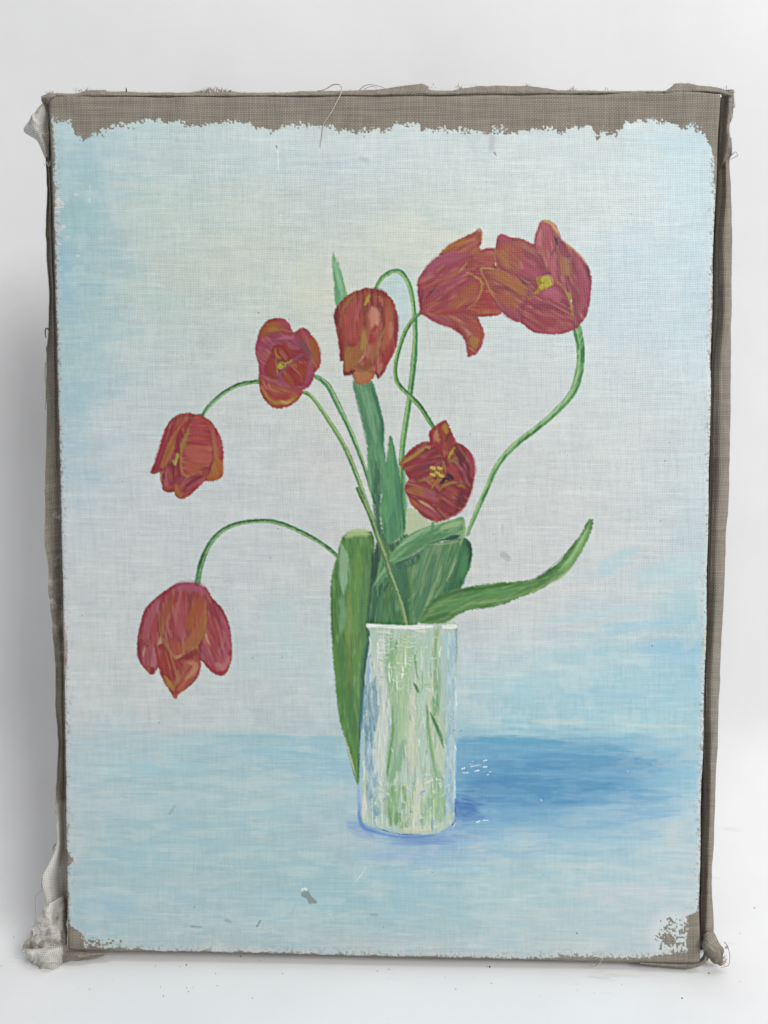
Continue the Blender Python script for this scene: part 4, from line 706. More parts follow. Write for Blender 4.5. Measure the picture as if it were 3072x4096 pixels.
# E, large bloom pointing right
b = bloom('side-on tulip head with one petal curling down, upper right'); pt = lambda: owner('petal', b)
poly(TE, [(1300, 440), (1070, 455), (900, 600), (700, 1000), (900, 1380), (1010, 1470), (1300, 1465), (1420, 1400), (1500, 1300), (1500, 700), (1300, 700)], '9C3036', b, ang=.1, col2='A63C38')
poly(TE, [(165, 1385), (600, 1380), (1010, 1380), (1010, 1500), (600, 1500), (250, 1470)], '9A3A40', b+0, ang=.1)
poly(TE, [(450, 550), (560, 420), (700, 320), (860, 250), (1000, 160), (1070, 130), (1100, 190), (1090, 370), (1060, 400), (1075, 480), (900, 560)], 'A85232', pt(), ang=-.5, col2='9E4638')
line(TE, [(500, 510), (620, 400), (780, 340), (900, 310)], [12, 22, 22, 10], 'B4702E', None, .8, f=4, brk=.2); line(TE, [(880, 460), (960, 380), (1020, 340)], [20, 34, 16], 'B0564C', None, .7, f=5, brk=.2)
line(TE, [(860, 350), (920, 310), (1000, 310)], 4, 'B88080', None, .6); line(TE, [(1030, 160), (1075, 150), (1085, 180)], 9, 'CCA492', None, .8, brk=.3)
line(TE, [(1090, 200), (1085, 330)], 5, 'C0906A', None, .7, brk=.3)
poly(TE, [(1070, 500), (1290, 470), (1290, 700), (1100, 720), (960, 760), (860, 700), (960, 580)], 'A03238', pt(), ang=.05, col2='AA4440')
line(TE, [(1000, 560), (1150, 570), (1260, 580)], [20, 36, 30], 'AE5048', None, .6, f=6, brk=.2); line(TE, [(900, 640), (1000, 680), (1100, 720)], [20, 34, 20], '9A3440', None, .6, f=6)
poly(TE, [(1100, 960), (1180, 1000), (1270, 1140), (1370, 1290), (1420, 1390), (1300, 1460), (1000, 1470), (820, 1400), (1000, 1240)], 'A8402F', pt(), ang=.1, col2='A83838')
line(TE, [(1000, 1380), (1200, 1400), (1380, 1370)], [20, 24, 16], 'AE5A3C', None, .7, f=4, brk=.2); line(TE, [(1120, 1420), (1190, 1415)], 6, 'A88434', None, .8)
line(TE, [(1100, 1000), (1160, 1180), (1260, 1300)], [14, 24, 20], 'A63038', None, .7, f=5)
poly(TE, [(220, 1400), (400, 1430), (640, 1440), (1000, 1470), (1080, 1580), (1130, 1740), (1100, 1900), (1030, 2030), (900, 2090), (865, 2050), (850, 1900), (790, 1770), (640, 1660), (440, 1580), (250, 1490), (170, 1410)], 'A0483E', pt(), ang=.6, col2='A4504E')
line(TE, [(250, 1450), (450, 1540), (650, 1600)], [12, 26, 22], 'A04C60', None, .8, f=5, brk=.1); line(TE, [(900, 1540), (1000, 1640), (1040, 1780), (1000, 1950)], [20, 40, 44, 24], 'B05040', None, .6, f=6, brk=.2)
poly(TE, [(905, 1800), (980, 1790), (1050, 1830), (1010, 1950), (950, 1950), (900, 1870)], 'A87E34', None, .85, 5, ang=1.2); line(TE, [(860, 1680), (890, 1760)], 9, 'C08468', None, .6, brk=.2)
line(TE, [(620, 1500), (720, 1640), (800, 1760)], [12, 20, 12], '8C3038', None, .6, f=4); line(TE, [(1100, 1640), (1125, 1760), (1080, 1940)], 5, 'B46C70', None, .7)
poly(TE, [(160, 1400), (110, 1050), (120, 920), (200, 790), (330, 640), (440, 560), (600, 520), (800, 500), (960, 540), (870, 660), (780, 760), (860, 760), (1000, 850), (1095, 950), (1080, 1120), (1000, 1260), (880, 1360), (640, 1440), (400, 1430), (230, 1410)], 'A24052', pt(), ang=-.5, col2='A63E44')
line(TE, [(200, 860), (380, 680), (600, 580), (840, 540)], [20, 44, 50, 24], 'A84E68', None, .8, f=8, brk=.15)
line(TE, [(300, 1250), (500, 1050), (700, 900), (830, 700)], [16, 34, 40, 14], 'A8485C', None, .7, f=7, brk=.15)
line(TE, [(400, 800), (480, 720), (560, 690)], [5, 8, 5], 'B06A3C', None, .85, brk=.1); line(TE, [(560, 940), (680, 840), (780, 740)], [6, 12, 8], 'A86434', None, .75, brk=.1)
line(TE, [(560, 1340), (760, 1240), (920, 1100), (1000, 960)], [20, 50, 56, 30], 'AC5C36', None, .75, f=9, brk=.15); line(TE, [(700, 1380), (800, 1260), (880, 1200)], [8, 14, 6], 'AE6E38', None, .8)
line(TE, [(400, 1440), (560, 1420), (700, 1380), (840, 1280)], [5, 9, 9, 5], 'B03030', None, .85); line(TE, [(300, 1100), (420, 1060), (560, 1000)], [10, 16, 8], '97404E', None, .5)
line(TE, [(850, 790), (980, 860), (1090, 945), (1080, 1100), (1010, 1240), (880, 1350)], [4, 6, 7, 5, 4, 3], 'B49638', None, .9, brk=.08); line(TE, [(740, 800), (820, 720), (870, 640)], [5, 6, 3], 'AC8C34', None, .85)
for q in ([(405, 995), (330, 1090), (220, 1230)], [(150, 1040), (130, 1120), (160, 1240)], [(180, 1040), (190, 1120), (175, 1290)], [(440, 1080), (330, 1180)], [(160, 1240), (165, 1380)]):
    line(TE, q, [2, 6, 2], '3E262E', None, .75, wob=.6)
line(TE, [(110, 1000), (160, 850), (300, 680)], 5, '8E3040', None, .6)
OWN[(OWN == b) & (PY < 1150)] = b+2; OWN[OWN == b] = b+3
# F, rightmost open bloom
b = bloom('open tulip with yellow centre at far upper right'); pt = lambda: owner('petal', b)
poly(TF, [(280, 380), (340, 255), (470, 300), (620, 320), (780, 400), (850, 130), (900, 75), (990, 80), (1080, 150), (1140, 310), (1280, 430), (1420, 580), (1500, 690), (1545, 850), (1530, 1100), (1480, 1330), (1370, 1470), (1240, 1550), (1080, 1580), (860, 1570), (730, 1530), (640, 1450), (480, 1380), (370, 1290), (250, 1130), (170, 960), (110, 820), (65, 730), (180, 700), (270, 720)], '98384A', b, ang=.8)
poly(TF, [(780, 400), (850, 130), (900, 75), (990, 80), (1080, 150), (1140, 310), (1120, 420), (1000, 560), (960, 760), (900, 600)], 'B05664', pt(), ang=1.3, col2='A84450')
line(TF, [(890, 90), (980, 90), (1060, 170), (1120, 290)], [8, 14, 12, 10], 'D2A873', None, .9, brk=.1); line(TF, [(870, 180), (850, 320), (860, 420)], [10, 18, 12], 'C47C80', None, .65, brk=.2, f=4)
line(TF, [(960, 180), (970, 320), (940, 460)], [14, 24, 16], 'A8404E', None, .6, f=5); poly(TF, [(1045, 270), (1100, 320), (1100, 410), (1070, 400)], '2A222A', None, .95, smooth=False, wob=1)
line(TF, [(1080, 410), (1050, 480), (1000, 560)], [4, 8, 3], '4A2E3A', None, .85)
poly(TF, [(1140, 340), (1280, 430), (1420, 580), (1500, 690), (1545, 850), (1530, 1100), (1480, 1330), (1370, 1470), (1290, 1540), (1290, 1300), (1260, 1080), (1160, 950), (1050, 880), (1000, 700), (1010, 580), (1110, 480)], 'A04256', pt(), ang=1.2, col2='943A4C')
line(TF, [(1150, 330), (1300, 450), (1420, 570), (1500, 680), (1525, 800)], [7, 8, 7, 6, 3], 'C9A678', None, .85, brk=.1)
line(TF, [(1160, 540), (1180, 680), (1200, 790)], [20, 36, 34], 'A86A3E', None, .75, f=6, brk=.2)
for yy in range(580, 800, 26): line(TF, [(1170, yy), (1230, yy+6), (1280, yy-8)], [3, 4, 2], 'A8885A', None, .6)
line(TF, [(1300, 460), (1380, 620), (1440, 820), (1440, 1050), (1400, 1280)], [16, 30, 40, 40, 24], 'A84A60', None, .7, f=7, brk=.2); line(TF, [(1430, 660), (1490, 720), (1510, 860)], [8, 16, 10], '4E2630', None, .8, f=3)
line(TF, [(1060, 480), (1030, 620), (1040, 760), (1070, 860)], [12, 26, 26, 14], 'BC6468', None, .75, f=5, brk=.15); line(TF, [(1120, 480), (1110, 560), (1080, 660)], [5, 8, 4], '8C404A', None, .7)
line(TF, [(1340, 860), (1370, 1100), (1330, 1320)], [14, 22, 16], '8E3A4A', None, .5, f=5); line(TF, [(1330, 650), (1300, 780)], 12, '96364A', None, .5, f=5)
poly(TF, [(280, 380), (340, 255), (470, 300), (620, 320), (780, 400), (880, 540), (940, 760), (900, 860), (800, 880), (600, 830), (420, 740), (290, 640), (265, 500)], 'A0424E', pt(), ang=.6, col2='9A3C50')
poly(TF, [(300, 420), (480, 360), (620, 420), (640, 620), (560, 760), (420, 720), (310, 640), (270, 520)], 'AC6438', None, .75, 12, ang=.8, col2='A8503C')
line(TF, [(330, 580), (380, 500), (400, 640), (460, 700)], [14, 30, 30, 16], 'B07A3A', None, .55, f=8); line(TF, [(300, 330), (380, 300), (460, 330)], [16, 26, 16], 'AE5064', None, .8, f=5)
line(TF, [(640, 640), (720, 720), (820, 800)], [24, 50, 34], 'AE4A60', None, .7, f=8); line(TF, [(600, 650), (620, 700)], 12, 'C47480', None, .6, brk=.2); line(TF, [(780, 470), (860, 600), (900, 720)], [16, 30, 18], '8A3446', None, .6, f=6)
line(TF, [(265, 460), (265, 600), (310, 680)], 4, 'B08440', None, .8)
poly(TF, [(65, 730), (180, 700), (300, 730), (480, 800), (620, 880), (760, 960), (700, 1100), (560, 1250), (600, 1420), (480, 1380), (370, 1290), (250, 1130), (170, 960), (110, 820)], 'A2503C', pt(), ang=.5, col2='A04446')
line(TF, [(180, 760), (360, 820), (520, 940), (650, 1060)], [20, 44, 56, 40], 'AE6C38', None, .8, f=7, brk=.12); line(TF, [(250, 950), (420, 970), (540, 1040), (640, 1120)], [12, 14, 10, 6], '783040', None, .7, f=4)
line(TF, [(330, 1060), (460, 1140), (560, 1190)], [24, 44, 24], 'A85C36', None, .7, f=8, brk=.1); line(TF, [(300, 1160), (430, 1290), (580, 1390)], [14, 34, 30], '9C4258', None, .8, f=6, brk=.1)
line(TF, [(300, 735), (180, 710), (75, 725), (140, 870), (200, 1020), (320, 1200)], [5, 8, 7, 6, 5, 3], 'B98E46', None, .9, brk=.08)
poly(TF, [(700, 1120), (860, 1020), (1050, 930), (1150, 970), (1240, 1100), (1290, 1300), (1290, 1480), (1240, 1550), (1080, 1580), (860, 1570), (730, 1530), (640, 1430), (640, 1280)], '9C3446', pt(), ang=.5, col2='A64656')
line(TF, [(900, 1060), (1020, 1030), (1120, 1130)], [20, 44, 24], 'B85C74', None, .75, f=7, brk=.2); line(TF, [(760, 1260), (900, 1190), (1040, 1230)], [14, 30, 20], '84303E', None, .7, f=6, brk=.1)
line(TF, [(860, 1380), (960, 1420), (1060, 1400)], [24, 50, 24], 'A03038', None, .7, f=8, brk=.1); line(TF, [(730, 1490), (900, 1550), (1100, 1550), (1230, 1500)], [10, 14, 14, 8], 'B45060', None, .6, brk=.3)
line(TF, [(1180, 1100), (1220, 1180), (1240, 1230)], [10, 16, 8], '743444', None, .7, f=3)
line(TF, [(1190, 1000), (1250, 1080), (1270, 1180), (1290, 1300), (1290, 1400)], [10, 18, 12, 7, 4], 'B29634', None, .9, brk=.05); line(TF, [(1060, 880), (1140, 930), (1210, 1010)], [8, 10, 8], 'BA7456', None, .8, brk=.2)
line(TF, [(700, 1130), (780, 1060), (900, 990)], [14, 16, 10], 'AC6A3C', None, .8, brk=.15); line(TF, [(720, 1000), (740, 1060)], 14, '8A4450', None, .7)
o_s = owner('stamen', b); poly(TF, [(800, 850), (880, 820), (980, 800), (1040, 880), (1010, 950), (900, 990), (800, 1060), (780, 1040), (830, 950)], 'A8842C', o_s, h=.00025)
line(TF, [(860, 880), (930, 860), (960, 920), (890, 960), (840, 980)], [14, 26, 26, 22, 8], 'C0B038', None, .95, brk=.1, h=.0003); line(TF, [(960, 820), (985, 860)], 8, 'B8A030', None, .9)
line(TF, [(640, 840), (720, 870), (800, 885)], [2, 6, 2], '3C2630', None, .85); poly(TF, [(585, 845), (630, 870), (700, 910), (800, 912), (700, 925), (640, 905)], '3A242C', None, .85, smooth=False, wob=.6)
# G, dark open bloom
b = bloom('dark red open tulip with yellow stamens above the vase'); pt = lambda: owner('petal', b)
poly(TG, [(940, 110), (1000, 120), (1060, 250), (1120, 380), (1170, 500), (1300, 560), (1420, 680), (1490, 820), (1510, 1000), (1510, 1200), (1460, 1400), (1400, 1560), (1330, 1700), (1200, 1830), (1000, 1920), (830, 1970), (700, 1930), (560, 1850), (430, 1720), (330, 1580), (240, 1400), (230, 1330), (300, 1170), (210, 1010), (140, 900), (220, 780), (350, 620), (540, 510), (680, 490), (680, 320), (780, 210)], '8E2A34', b, ang=.8)
poly(TG, [(940, 110), (1000, 120), (1060, 250), (1120, 380), (1175, 520), (1040, 700), (950, 770), (860, 680), (720, 560), (680, 420), (680, 320), (780, 210)], '9C3438', pt(), ang=1.4, col2='A0402E')
line(TG, [(960, 150), (980, 240), (1000, 340)], [8, 22, 10], 'AE8432', None, .85, brk=.1); line(TG, [(810, 280), (800, 380), (840, 500)], [8, 20, 12], 'C0865C', None, .85, brk=.15)
line(TG, [(720, 500), (820, 600), (930, 740)], [12, 18, 12], 'A02430', None, .8); line(TG, [(1040, 340), (1010, 420), (960, 500)], [3, 6, 3], '3C2026', None, .9); line(TG, [(1080, 440), (1040, 560), (980, 640)], [16, 28, 16], '8E3842', None, .6, f=4)
line(TG, [(1140, 460), (1165, 520)], 6, 'C06A70', None, .7)
poly(TG, [(140, 900), (220, 780), (350, 620), (540, 510), (680, 490), (760, 620), (900, 740), (900, 900), (700, 1080), (500, 1180), (310, 1170), (210, 1010)], '932C36', pt(), ang=-.3, col2='8A3040')
line(TG, [(600, 600), (480, 680), (320, 800), (170, 890)], [12, 16, 12, 12], 'AE8A34', None, .9, brk=.12); line(TG, [(560, 540), (400, 640), (280, 770)], [8, 12, 8], '9E2C30', None, .6); line(TG, [(620, 590), (680, 610)], 8, 'B89A3A', None, .85)
line(TG, [(340, 900), (480, 880), (640, 840)], [20, 36, 20], '9A3040', None, .6, f=5, brk=.2); line(TG, [(500, 1040), (640, 960), (760, 900)], [16, 34, 24], '743040', None, .65, f=6, brk=.15); line(TG, [(330, 1080), (500, 1100)], [14, 20], '96283A', None, .6, f=4)
line(TG, [(150, 880), (170, 950)], 8, 'A87834', None, .8)
poly(TG, [(1175, 520), (1300, 560), (1420, 680), (1490, 820), (1510, 1000), (1500, 1200), (1400, 1290), (1250, 1250), (1080, 1240), (1000, 1080), (990, 900), (1050, 740), (1120, 600)], '78242E', pt(), ang=1.0, col2='862C3A')
line(TG, [(1340, 620), (1450, 800), (1480, 1000), (1470, 1200)], [12, 22, 26, 16], 'B04858', None, .75, f=4, brk=.15); line(TG, [(1200, 680), (1280, 820), (1240, 940)], [16, 30, 16], '571E28', None, .7, f=6, brk=.1)
line(TG, [(1150, 590), (1080, 700), (1020, 820)], [6, 12, 8], 'B8A838', None, .95); line(TG, [(1040, 860), (1160, 820), (1200, 900)], [10, 20, 10], 'A07848', None, .5, brk=.35); line(TG, [(1030, 960), (1140, 1000), (1200, 1080)], [16, 24, 14], 'B03844', None, .75, f=4, brk=.2)
line(TG, [(1260, 960), (1320, 1060), (1360, 1180)], [10, 16, 8], '9A4A60', None, .6, brk=.2); line(TG, [(1090, 1130), (1180, 1170), (1230, 1150)], [14, 22, 12], 'A82A32', None, .8); line(TG, [(1160, 560), (1130, 640)], 4, '3E1E22', None, .7)
line(TG, [(1380, 850), (1400, 1000), (1390, 1150)], [14, 20, 12], '641E2A', None, .6, f=5)
poly(TG, [(850, 1380), (980, 1290), (1200, 1240), (1400, 1290), (1460, 1380), (1400, 1560), (1330, 1700), (1200, 1830), (1000, 1920), (900, 1930), (860, 1800), (800, 1620), (800, 1480)], '80262E', pt(), ang=.6, col2='8E343C')
line(TG, [(860, 1390), (960, 1300), (1090, 1250), (1200, 1250)], [6, 10, 10, 6], 'AE843C', None, .9, brk=.1); line(TG, [(1180, 1300), (1290, 1300), (1340, 1340)], [8, 12, 6], 'A8742F', None, .8)
line(TG, [(960, 1420), (1080, 1400), (1200, 1450)], [16, 34, 20], 'A8443E', None, .65, f=6, brk=.3); line(TG, [(1000, 1600), (1120, 1660), (1100, 1760)], [16, 34, 20], '9C3844', None, .6, f=6, brk=.2); line(TG, [(1280, 1400), (1260, 1560), (1180, 1700)], [20, 36, 20], '64202A', None, .7, f=7, brk=.1)
poly(TG, [(230, 1330), (300, 1180), (480, 1220), (660, 1300), (800, 1400), (860, 1560), (880, 1700), (760, 1680), (600, 1560), (430, 1530), (330, 1500), (250, 1420)], '96383A', pt(), ang=.3, col2='9A3E34')
line(TG, [(260, 1380), (420, 1380), (520, 1420), (620, 1500)], [12, 24, 26, 16], 'A66C34', None, .8, f=5, brk=.15); line(TG, [(480, 1210), (600, 1200)], 6, 'A87840', None, .7); line(TG, [(600, 1440), (700, 1480), (800, 1600)], [20, 34, 20], 'A25060', None, .7, f=6, brk=.15)
line(TG, [(560, 1560), (680, 1600), (780, 1660)], [14, 22, 14], 'A03430', None, .7, f=4)
poly(TG, [(240, 1400), (330, 1500), (480, 1560), (620, 1640), (760, 1740), (880, 1860), (900, 1940), (830, 1970), (700, 1930), (560, 1850), (430, 1720), (330, 1580)], '963442', pt(), ang=.7, col2='9A3A34')
line(TG, [(320, 1540), (370, 1640), (460, 1740)], [10, 14, 8], 'AE5A24', None, .85, f=3); line(TG, [(490, 1575), (600, 1640), (700, 1700), (790, 1790)], [8, 11, 8, 3], 'C29C78', None, .9, brk=.08); line(TG, [(560, 1700), (680, 1780), (820, 1860)], [20, 36, 20], 'A04A5C', None, .7, f=6, brk=.15)
line(TG, [(500, 1780), (620, 1870), (760, 1930)], [12, 18, 12], '82202E', None, .7, f=4)
line(TG, [(1500, 1160), (1480, 1380), (1400, 1560), (1320, 1720), (1180, 1830), (960, 1920)], [4, 5, 5, 5, 4, 3], 'C89CA0', None, .7, brk=.15)
o_s = owner('stamen', b); poly(TG, [(710, 960), (840, 960), (940, 1040), (960, 1140), (860, 1160), (760, 1130), (690, 1080)], '9C6A2C', o_s, .85, 4)
for (x, y) in ((740, 980), (870, 985), (820, 1070), (735, 1105), (895, 1120)): line(TG, [(x-25, y-8), (x+25, y+8)], 12, 'C8B848', o_s, .95, h=.0003, f=1.2)
for q in ([(840, 1190), (760, 1280), (720, 1350)], [(740, 1200), (670, 1240)], [(900, 1180), (840, 1250)], [(660, 1150), (740, 1130)], [(1000, 1190), (970, 1240)], [(930, 860), (960, 960), (980, 1060)]): line(TG, q, [8, 9, 4], 'AA7C34', o_s, .85)
for q in ([(1040, 1110), (1080, 1140), (1120, 1170)], [(1000, 1170), (1030, 1190)], [(960, 1180), (920, 1230), (890, 1250)]): line(TG, q, [14, 14, 8], '3A1A22', o_s, .95)
line(TG, [(900, 960), (880, 800), (820, 820)], [8, 12, 8], '6A2A2E', None, .5, f=4)
TONE[0] = 0
# white flake losses, stains, scratches
for T, pts in ((Tr(1850, 2850, 1.659), [(5, 370, 20, 14), (20, 400, 36, 8), (70, 355, 24, 8), (100, 350, 28, 10), (98, 385, 26, 16), (150, 318, 18, 16), (150, 360, 22, 16), (182, 393, 8, 8), (168, 410, 6, 6), (55, 340, 10, 5), (105, 722, 20, 18), (150, 715, 36, 10), (68, 322, 6, 6), (500, 374, 8, 3)]),):
    for x, y, w, h in pts:
        line(T, [(x-w/2, y+h*.2), (x+w/2, y-h*.2)], max(h/3.2, 2.0), 'DDE8EA', None, .9, f=1, cover=1, brk=.3)
T = Tr(750, 3200, 2.074)
poly(T, [(940, 780), (1000, 750), (1030, 800), (1080, 850), (1010, 860), (990, 820), (950, 800)], '7F8A83', None, .8, 3, h=0); line(T, [(940, 750), (975, 735), (990, 750)], 7, 'D8E4E4', None, .9, h=.0003)
line(T, [(900, 860), (860, 950)], 6, '8FA8A8', None, .4, f=5); line(T, [(605, 1000), (575, 1050)], 6, '66756F', None, .6, brk=.2); line(T, [(1490, 540), (1440, 620), (1405, 670)], 3, 'D4E4E8', None, .7, brk=.3)
line(T, [(320, 1000), (350, 1010)], 14, '7F8C86', None, .5, f=6, brk=.2); line(T, [(30, 1050), (110, 1055)], 7, '7C7C78', None, .6, f=3, brk=.2); line(T, [(1530, 950), (1560, 950)], 14, '7FA09A', None, .5, f=4)
line(Tr(0, 3200, 2.074), [(1450, 50), (1410, 110)], 9, '7FA098', None, .5, f=4, brk=.15)
line(S4, [(820, 470), (850, 500)], 24, '9C9DA0', None, .5, f=6, brk=.35); line(S4, [(810, 240), (810, 300)], 8, 'A8A9A8', None, .4, f=4, brk=.2)
T = Tr(1500, 250, 2.074); line(T, [(975, 620), (970, 720)], 26, 'B0AEB0', None, .5, f=10); line(T, [(990, 750), (1005, 770)], 4, '6C7676', None, .8)
T = Tr(750, 250, 2.074); line(T, [(1440, 800), (1490, 810)], 18, 'A4AFB6', None, .45, f=8); line(T, [(735, 690), (745, 715)], 5, '5A6268', None, .8); line(T, [(750, 730), (755, 940)], [4, 2], 'E6ECEC', None, .8, brk=.1); line(T, [(770, 1260), (785, 1350)], 3, 'E0E6E4', None, .6)
T = Tr(0, 250, 2.074); wr = random.Random(3)
for x, y, w, h in ((500, 1180, 110, 110), (520, 1365, 90, 60), (640, 1100, 30, 12), (748, 1040, 5, 90), (745, 1140, 5, 40), (570, 1445, 22, 8), (480, 1140, 60, 50), (480, 1240, 60, 30), (490, 1500, 36, 30), (650, 1605, 12, 8)):
    for _ in range(int(3+w*h/300)):
        t = wr.uniform(0, 1)**1.6; xx = x-w/2+w*t*.8; yy = y+wr.uniform(-.5, .5)*h*(1-t*.8); l = wr.uniform(6, 26)
        line(T, [(xx-l/2, yy), (xx+l/2, yy)] if w > h*.4 else [(xx, yy-l/2), (xx, yy+l/2)], wr.uniform(2.5, 6), 'D3D6D5', None, .8, f=1.6, cover=.1)
T = Tr(60, 2100, 1.8435)
line(T, [(342, 330), (350, 520), (352, 700), (366, 820), (372, 960), (372, 1110)], [5, 8, 8, 14, 16, 12], '8C4048', None, .8, brk=.2, f=4, cover=.3)
line(Tr(2650, 2100, 1.8435), [(304, 760), (302, 940)], 8, 'BDC07A', None, .6, f=3, brk=.2)
random.seed(7)
for _ in range(90):
    x = random.uniform(260, 2780); y = random.uniform(560, 3780); line(I1, [(x, y), (x+random.uniform(-4, 4), y+random.uniform(-4, 4))], random.uniform(2, 4), random.choice(['6C7472', 'DDE6E6', '5C605C']), None, .6, f=1.2)

# paint has body: crispen tones a little where strokes meet
def blur(a, r):
    for ax in (0, 1):
        c = np.cumsum(np.concatenate([np.repeat(np.take(a, [0], ax), r+1, ax), a, np.repeat(np.take(a, [-1], ax), r, ax)], ax), ax)
        n = a.shape[ax]; a = (np.take(c, range(2*r+1, 2*r+1+n), ax)-np.take(c, range(0, n), ax))/(2*r+1)
    return a
bl = np.isin(OWN, [i for i, nm in enumerate(OWNERS) if nm in ('petal', 'painted_tulip', 'painted_leaf', 'painted_stem')])[..., None]*0.45
C[:] = C*(1-bl)+blur(C, 1)*bl
C[:] = np.clip(C+0.32*(C-blur(blur(C, 3), 3)), 0.006, 0.9)

# ------------------------------------------------------------------ where the paint stops and bare linen shows
o_raw = owner('bare_linen', None, 'unpainted grey-brown linen showing round the edges')
TE_ = [(193, 476), (215, 474), (240, 480), (270, 476), (290, 500), (305, 545), (330, 560), (352, 545), (357, 534), (424, 527), (434, 510), (482, 496), (530, 500), (559, 481), (600, 478), (627, 465), (670, 481), (723, 484), (750, 498), (780, 506), (817, 493), (870, 489), (943, 481), (1000, 494), (1012, 508), (1060, 511), (1107, 520), (1126, 505), (1170, 499), (1222, 498), (1270, 499), (1324, 500), (1340, 517), (1385, 515), (1425, 528), (1470, 518), (1521, 515), (1563, 514), (1576, 496), (1645, 491), (1678, 500), (1684, 522), (1750, 516), (1813, 517), (1850, 526), (1924, 520), (1948, 536), (1968, 513), (2008, 512), (2030, 528), (2080, 520), (2117, 517), (2165, 510), (2199, 508), (2247, 536), (2270, 515), (2300, 500), (2366, 501), (2388, 544), (2404, 516), (2440, 520), (2454, 534), (2490, 512), (2502, 483), (2560, 476), (2640, 480), (2713, 489), (2720, 516), (2770, 500), (2805, 515), (2835, 560), (2900, 620)]
ye = np.interp(PX, [p[0] for p in TE_], [p[1] for p in TE_])
blk = lambda s, sd: vnoise(np.floor(PX/s)*1.37, np.floor(PY/s)*1.71, sd)          # blocky, thread by thread
n = (fbm(PX/26, PY/22, 61, 3)-0.5)*44+(blk(7, 65)-0.5)*30+(blk(11, 66)-.5)*14
dt = PY-ye+n*sstep(-60, 30, 60-np.abs(PY-ye)*0.9)-4
dr = (xr-PX)-np.interp(PY, [560, 620, 700, 900, 1300, 2000, 3000, 3600, 3645, 3665, 3800], [40, 24, 10, 1, 3, -1, 3, 4, 14, 48, 56])+(fbm(PX/12, PY/34, 71, 3)-0.5)*18+(blk(6, 75)-.5)*12
dl = (PX-xl)-np.interp(PY, [400, 470, 600, 1000, 1800, 3400, 3440, 3470, 3700, 3730, 3780], [12, 10, 14, 5, 1, 1, 30, 2, 8, 56, 66])+(fbm(PX/12, PY/30, 81, 3)-0.5)*16+(blk(6, 85)-.5)*12
db = (yb-PY)-np.interp(PX, [280, 340, 620, 1200, 2100, 2200, 2300, 2400, 2560, 2740, 2800], [70, 24, 6, 7, 8, 14, 26, 18, 24, 46, 70])+(fbm(PX/34, PY/12, 91, 3)-0.5)*26+(blk(6, 95)-.5)*12
dmin = np.minimum(np.minimum(dt, dr), np.minimum(dl, db))
chip = np.exp(-(((PX-2690)/95)**2+((PY-3740)/95)**2)*1.1); chn = fbm(PX/22, PY/18, 101, 3)*0.6+blk(8, 105)*0.4
dmin = np.where((chip > 0.25) & (chn > 0.95-0.55*chip), np.minimum(dmin, -6), dmin)
chip2 = np.exp(-(((PX-400)/95)**2+((PY-3770)/22)**2)); dmin = np.where((chip2 > 0.3) & (chn > 0.9-0.45*chip2), -5, dmin)
RAW[:] = 1-sstep(-2.0, 2.0, dmin)
# thin primer visible where the paint tails off
edge = np.exp(-(np.clip(dmin, 0, 99)/20.0)**2)*(1-sstep(500, 620, PY)*0)
prim = sstep(0.35, 0.8, fbm(PX/30, PY/30, 111, 3)+0.25)*edge*np.where(dt < 45, 0.12, 0.6)
C[:] = C*(1-prim[..., None])+hx('CFD1CF')[None, None]*prim[..., None]
COV[:] = np.clip(COV*(1-0.8*prim), 0, 1)
wb = sstep(0.15, 0.6, chip)*(RAW < .5)*.55; C[:] = C*(1-wb[..., None])+hx('D5DADB')*wb[..., None]
RAW[:] = np.maximum(RAW, (sstep(0.60, 0.72, fbm(PX/9, PY/9, 121, 2))*edge*0.75)*(np.where(dt < 45, 0, 1)))
HGT += 0.00018*(1-RAW); OWN[RAW > 0.5] = o_raw
# ------------------------------------------------------------------ meshes
def new_obj(name, me, parent=None, mat=None):
    o = bpy.data.objects.new(name, me); COL.objects.link(o)
    if parent is not None: o.parent = parent
    if mat is not None and me is not None: me.materials.append(mat)
    return o
def mesh_np(name, co, faces, uv=None, attrs=(), smooth=True):
    """co Nx3, faces Mx4 vertex indices; uv Nx2 per vertex"""
    me = bpy.data.meshes.new(name); co = np.ascontiguousarray(co, np.float32); k = faces.shape[1]
    me.vertices.add(len(co)); me.vertices.foreach_set('co', co.ravel())
    me.loops.add(faces.size); me.loops.foreach_set('vertex_index', np.ascontiguousarray(faces, np.int32).ravel())
    me.polygons.add(len(faces)); me.polygons.foreach_set('loop_start', np.arange(0, faces.size, k, dtype=np.int32))
    me.update(calc_edges=True)
    if smooth: me.polygons.foreach_set('use_smooth', np.ones(len(faces), bool))
    if uv is not None:
        l = me.uv_layers.new(name='UVMap'); l.data.foreach_set('uv', np.ascontiguousarray(uv[faces.ravel()], np.float32).ravel())
    for nm, arr in attrs:
        if arr.ndim == 2:
            a = me.attributes.new(nm, 'FLOAT_COLOR', 'POINT'); a.data.foreach_set('color', np.concatenate([arr, np.ones((len(arr), 1))], 1).astype(np.float32).ravel())
        else:
            a = me.attributes.new(nm, 'FLOAT', 'POINT'); a.data.foreach_set('value', arr.astype(np.float32))
    me.validate(); me.update(); return me
def tag(o, label=None, cat=None, kind=None, group=None):
    if label: o['label'] = label
    if cat: o['category'] = cat
    if kind: o['kind'] = kind
    if group: o['group'] = group
    return o
root = bpy.data.objects.new('canvas_painting', None); COL.objects.link(root); root.matrix_world = ROOT
tag(root, 'unframed linen canvas painted with red tulips in a glass vase, edges frayed and folded', 'painting')

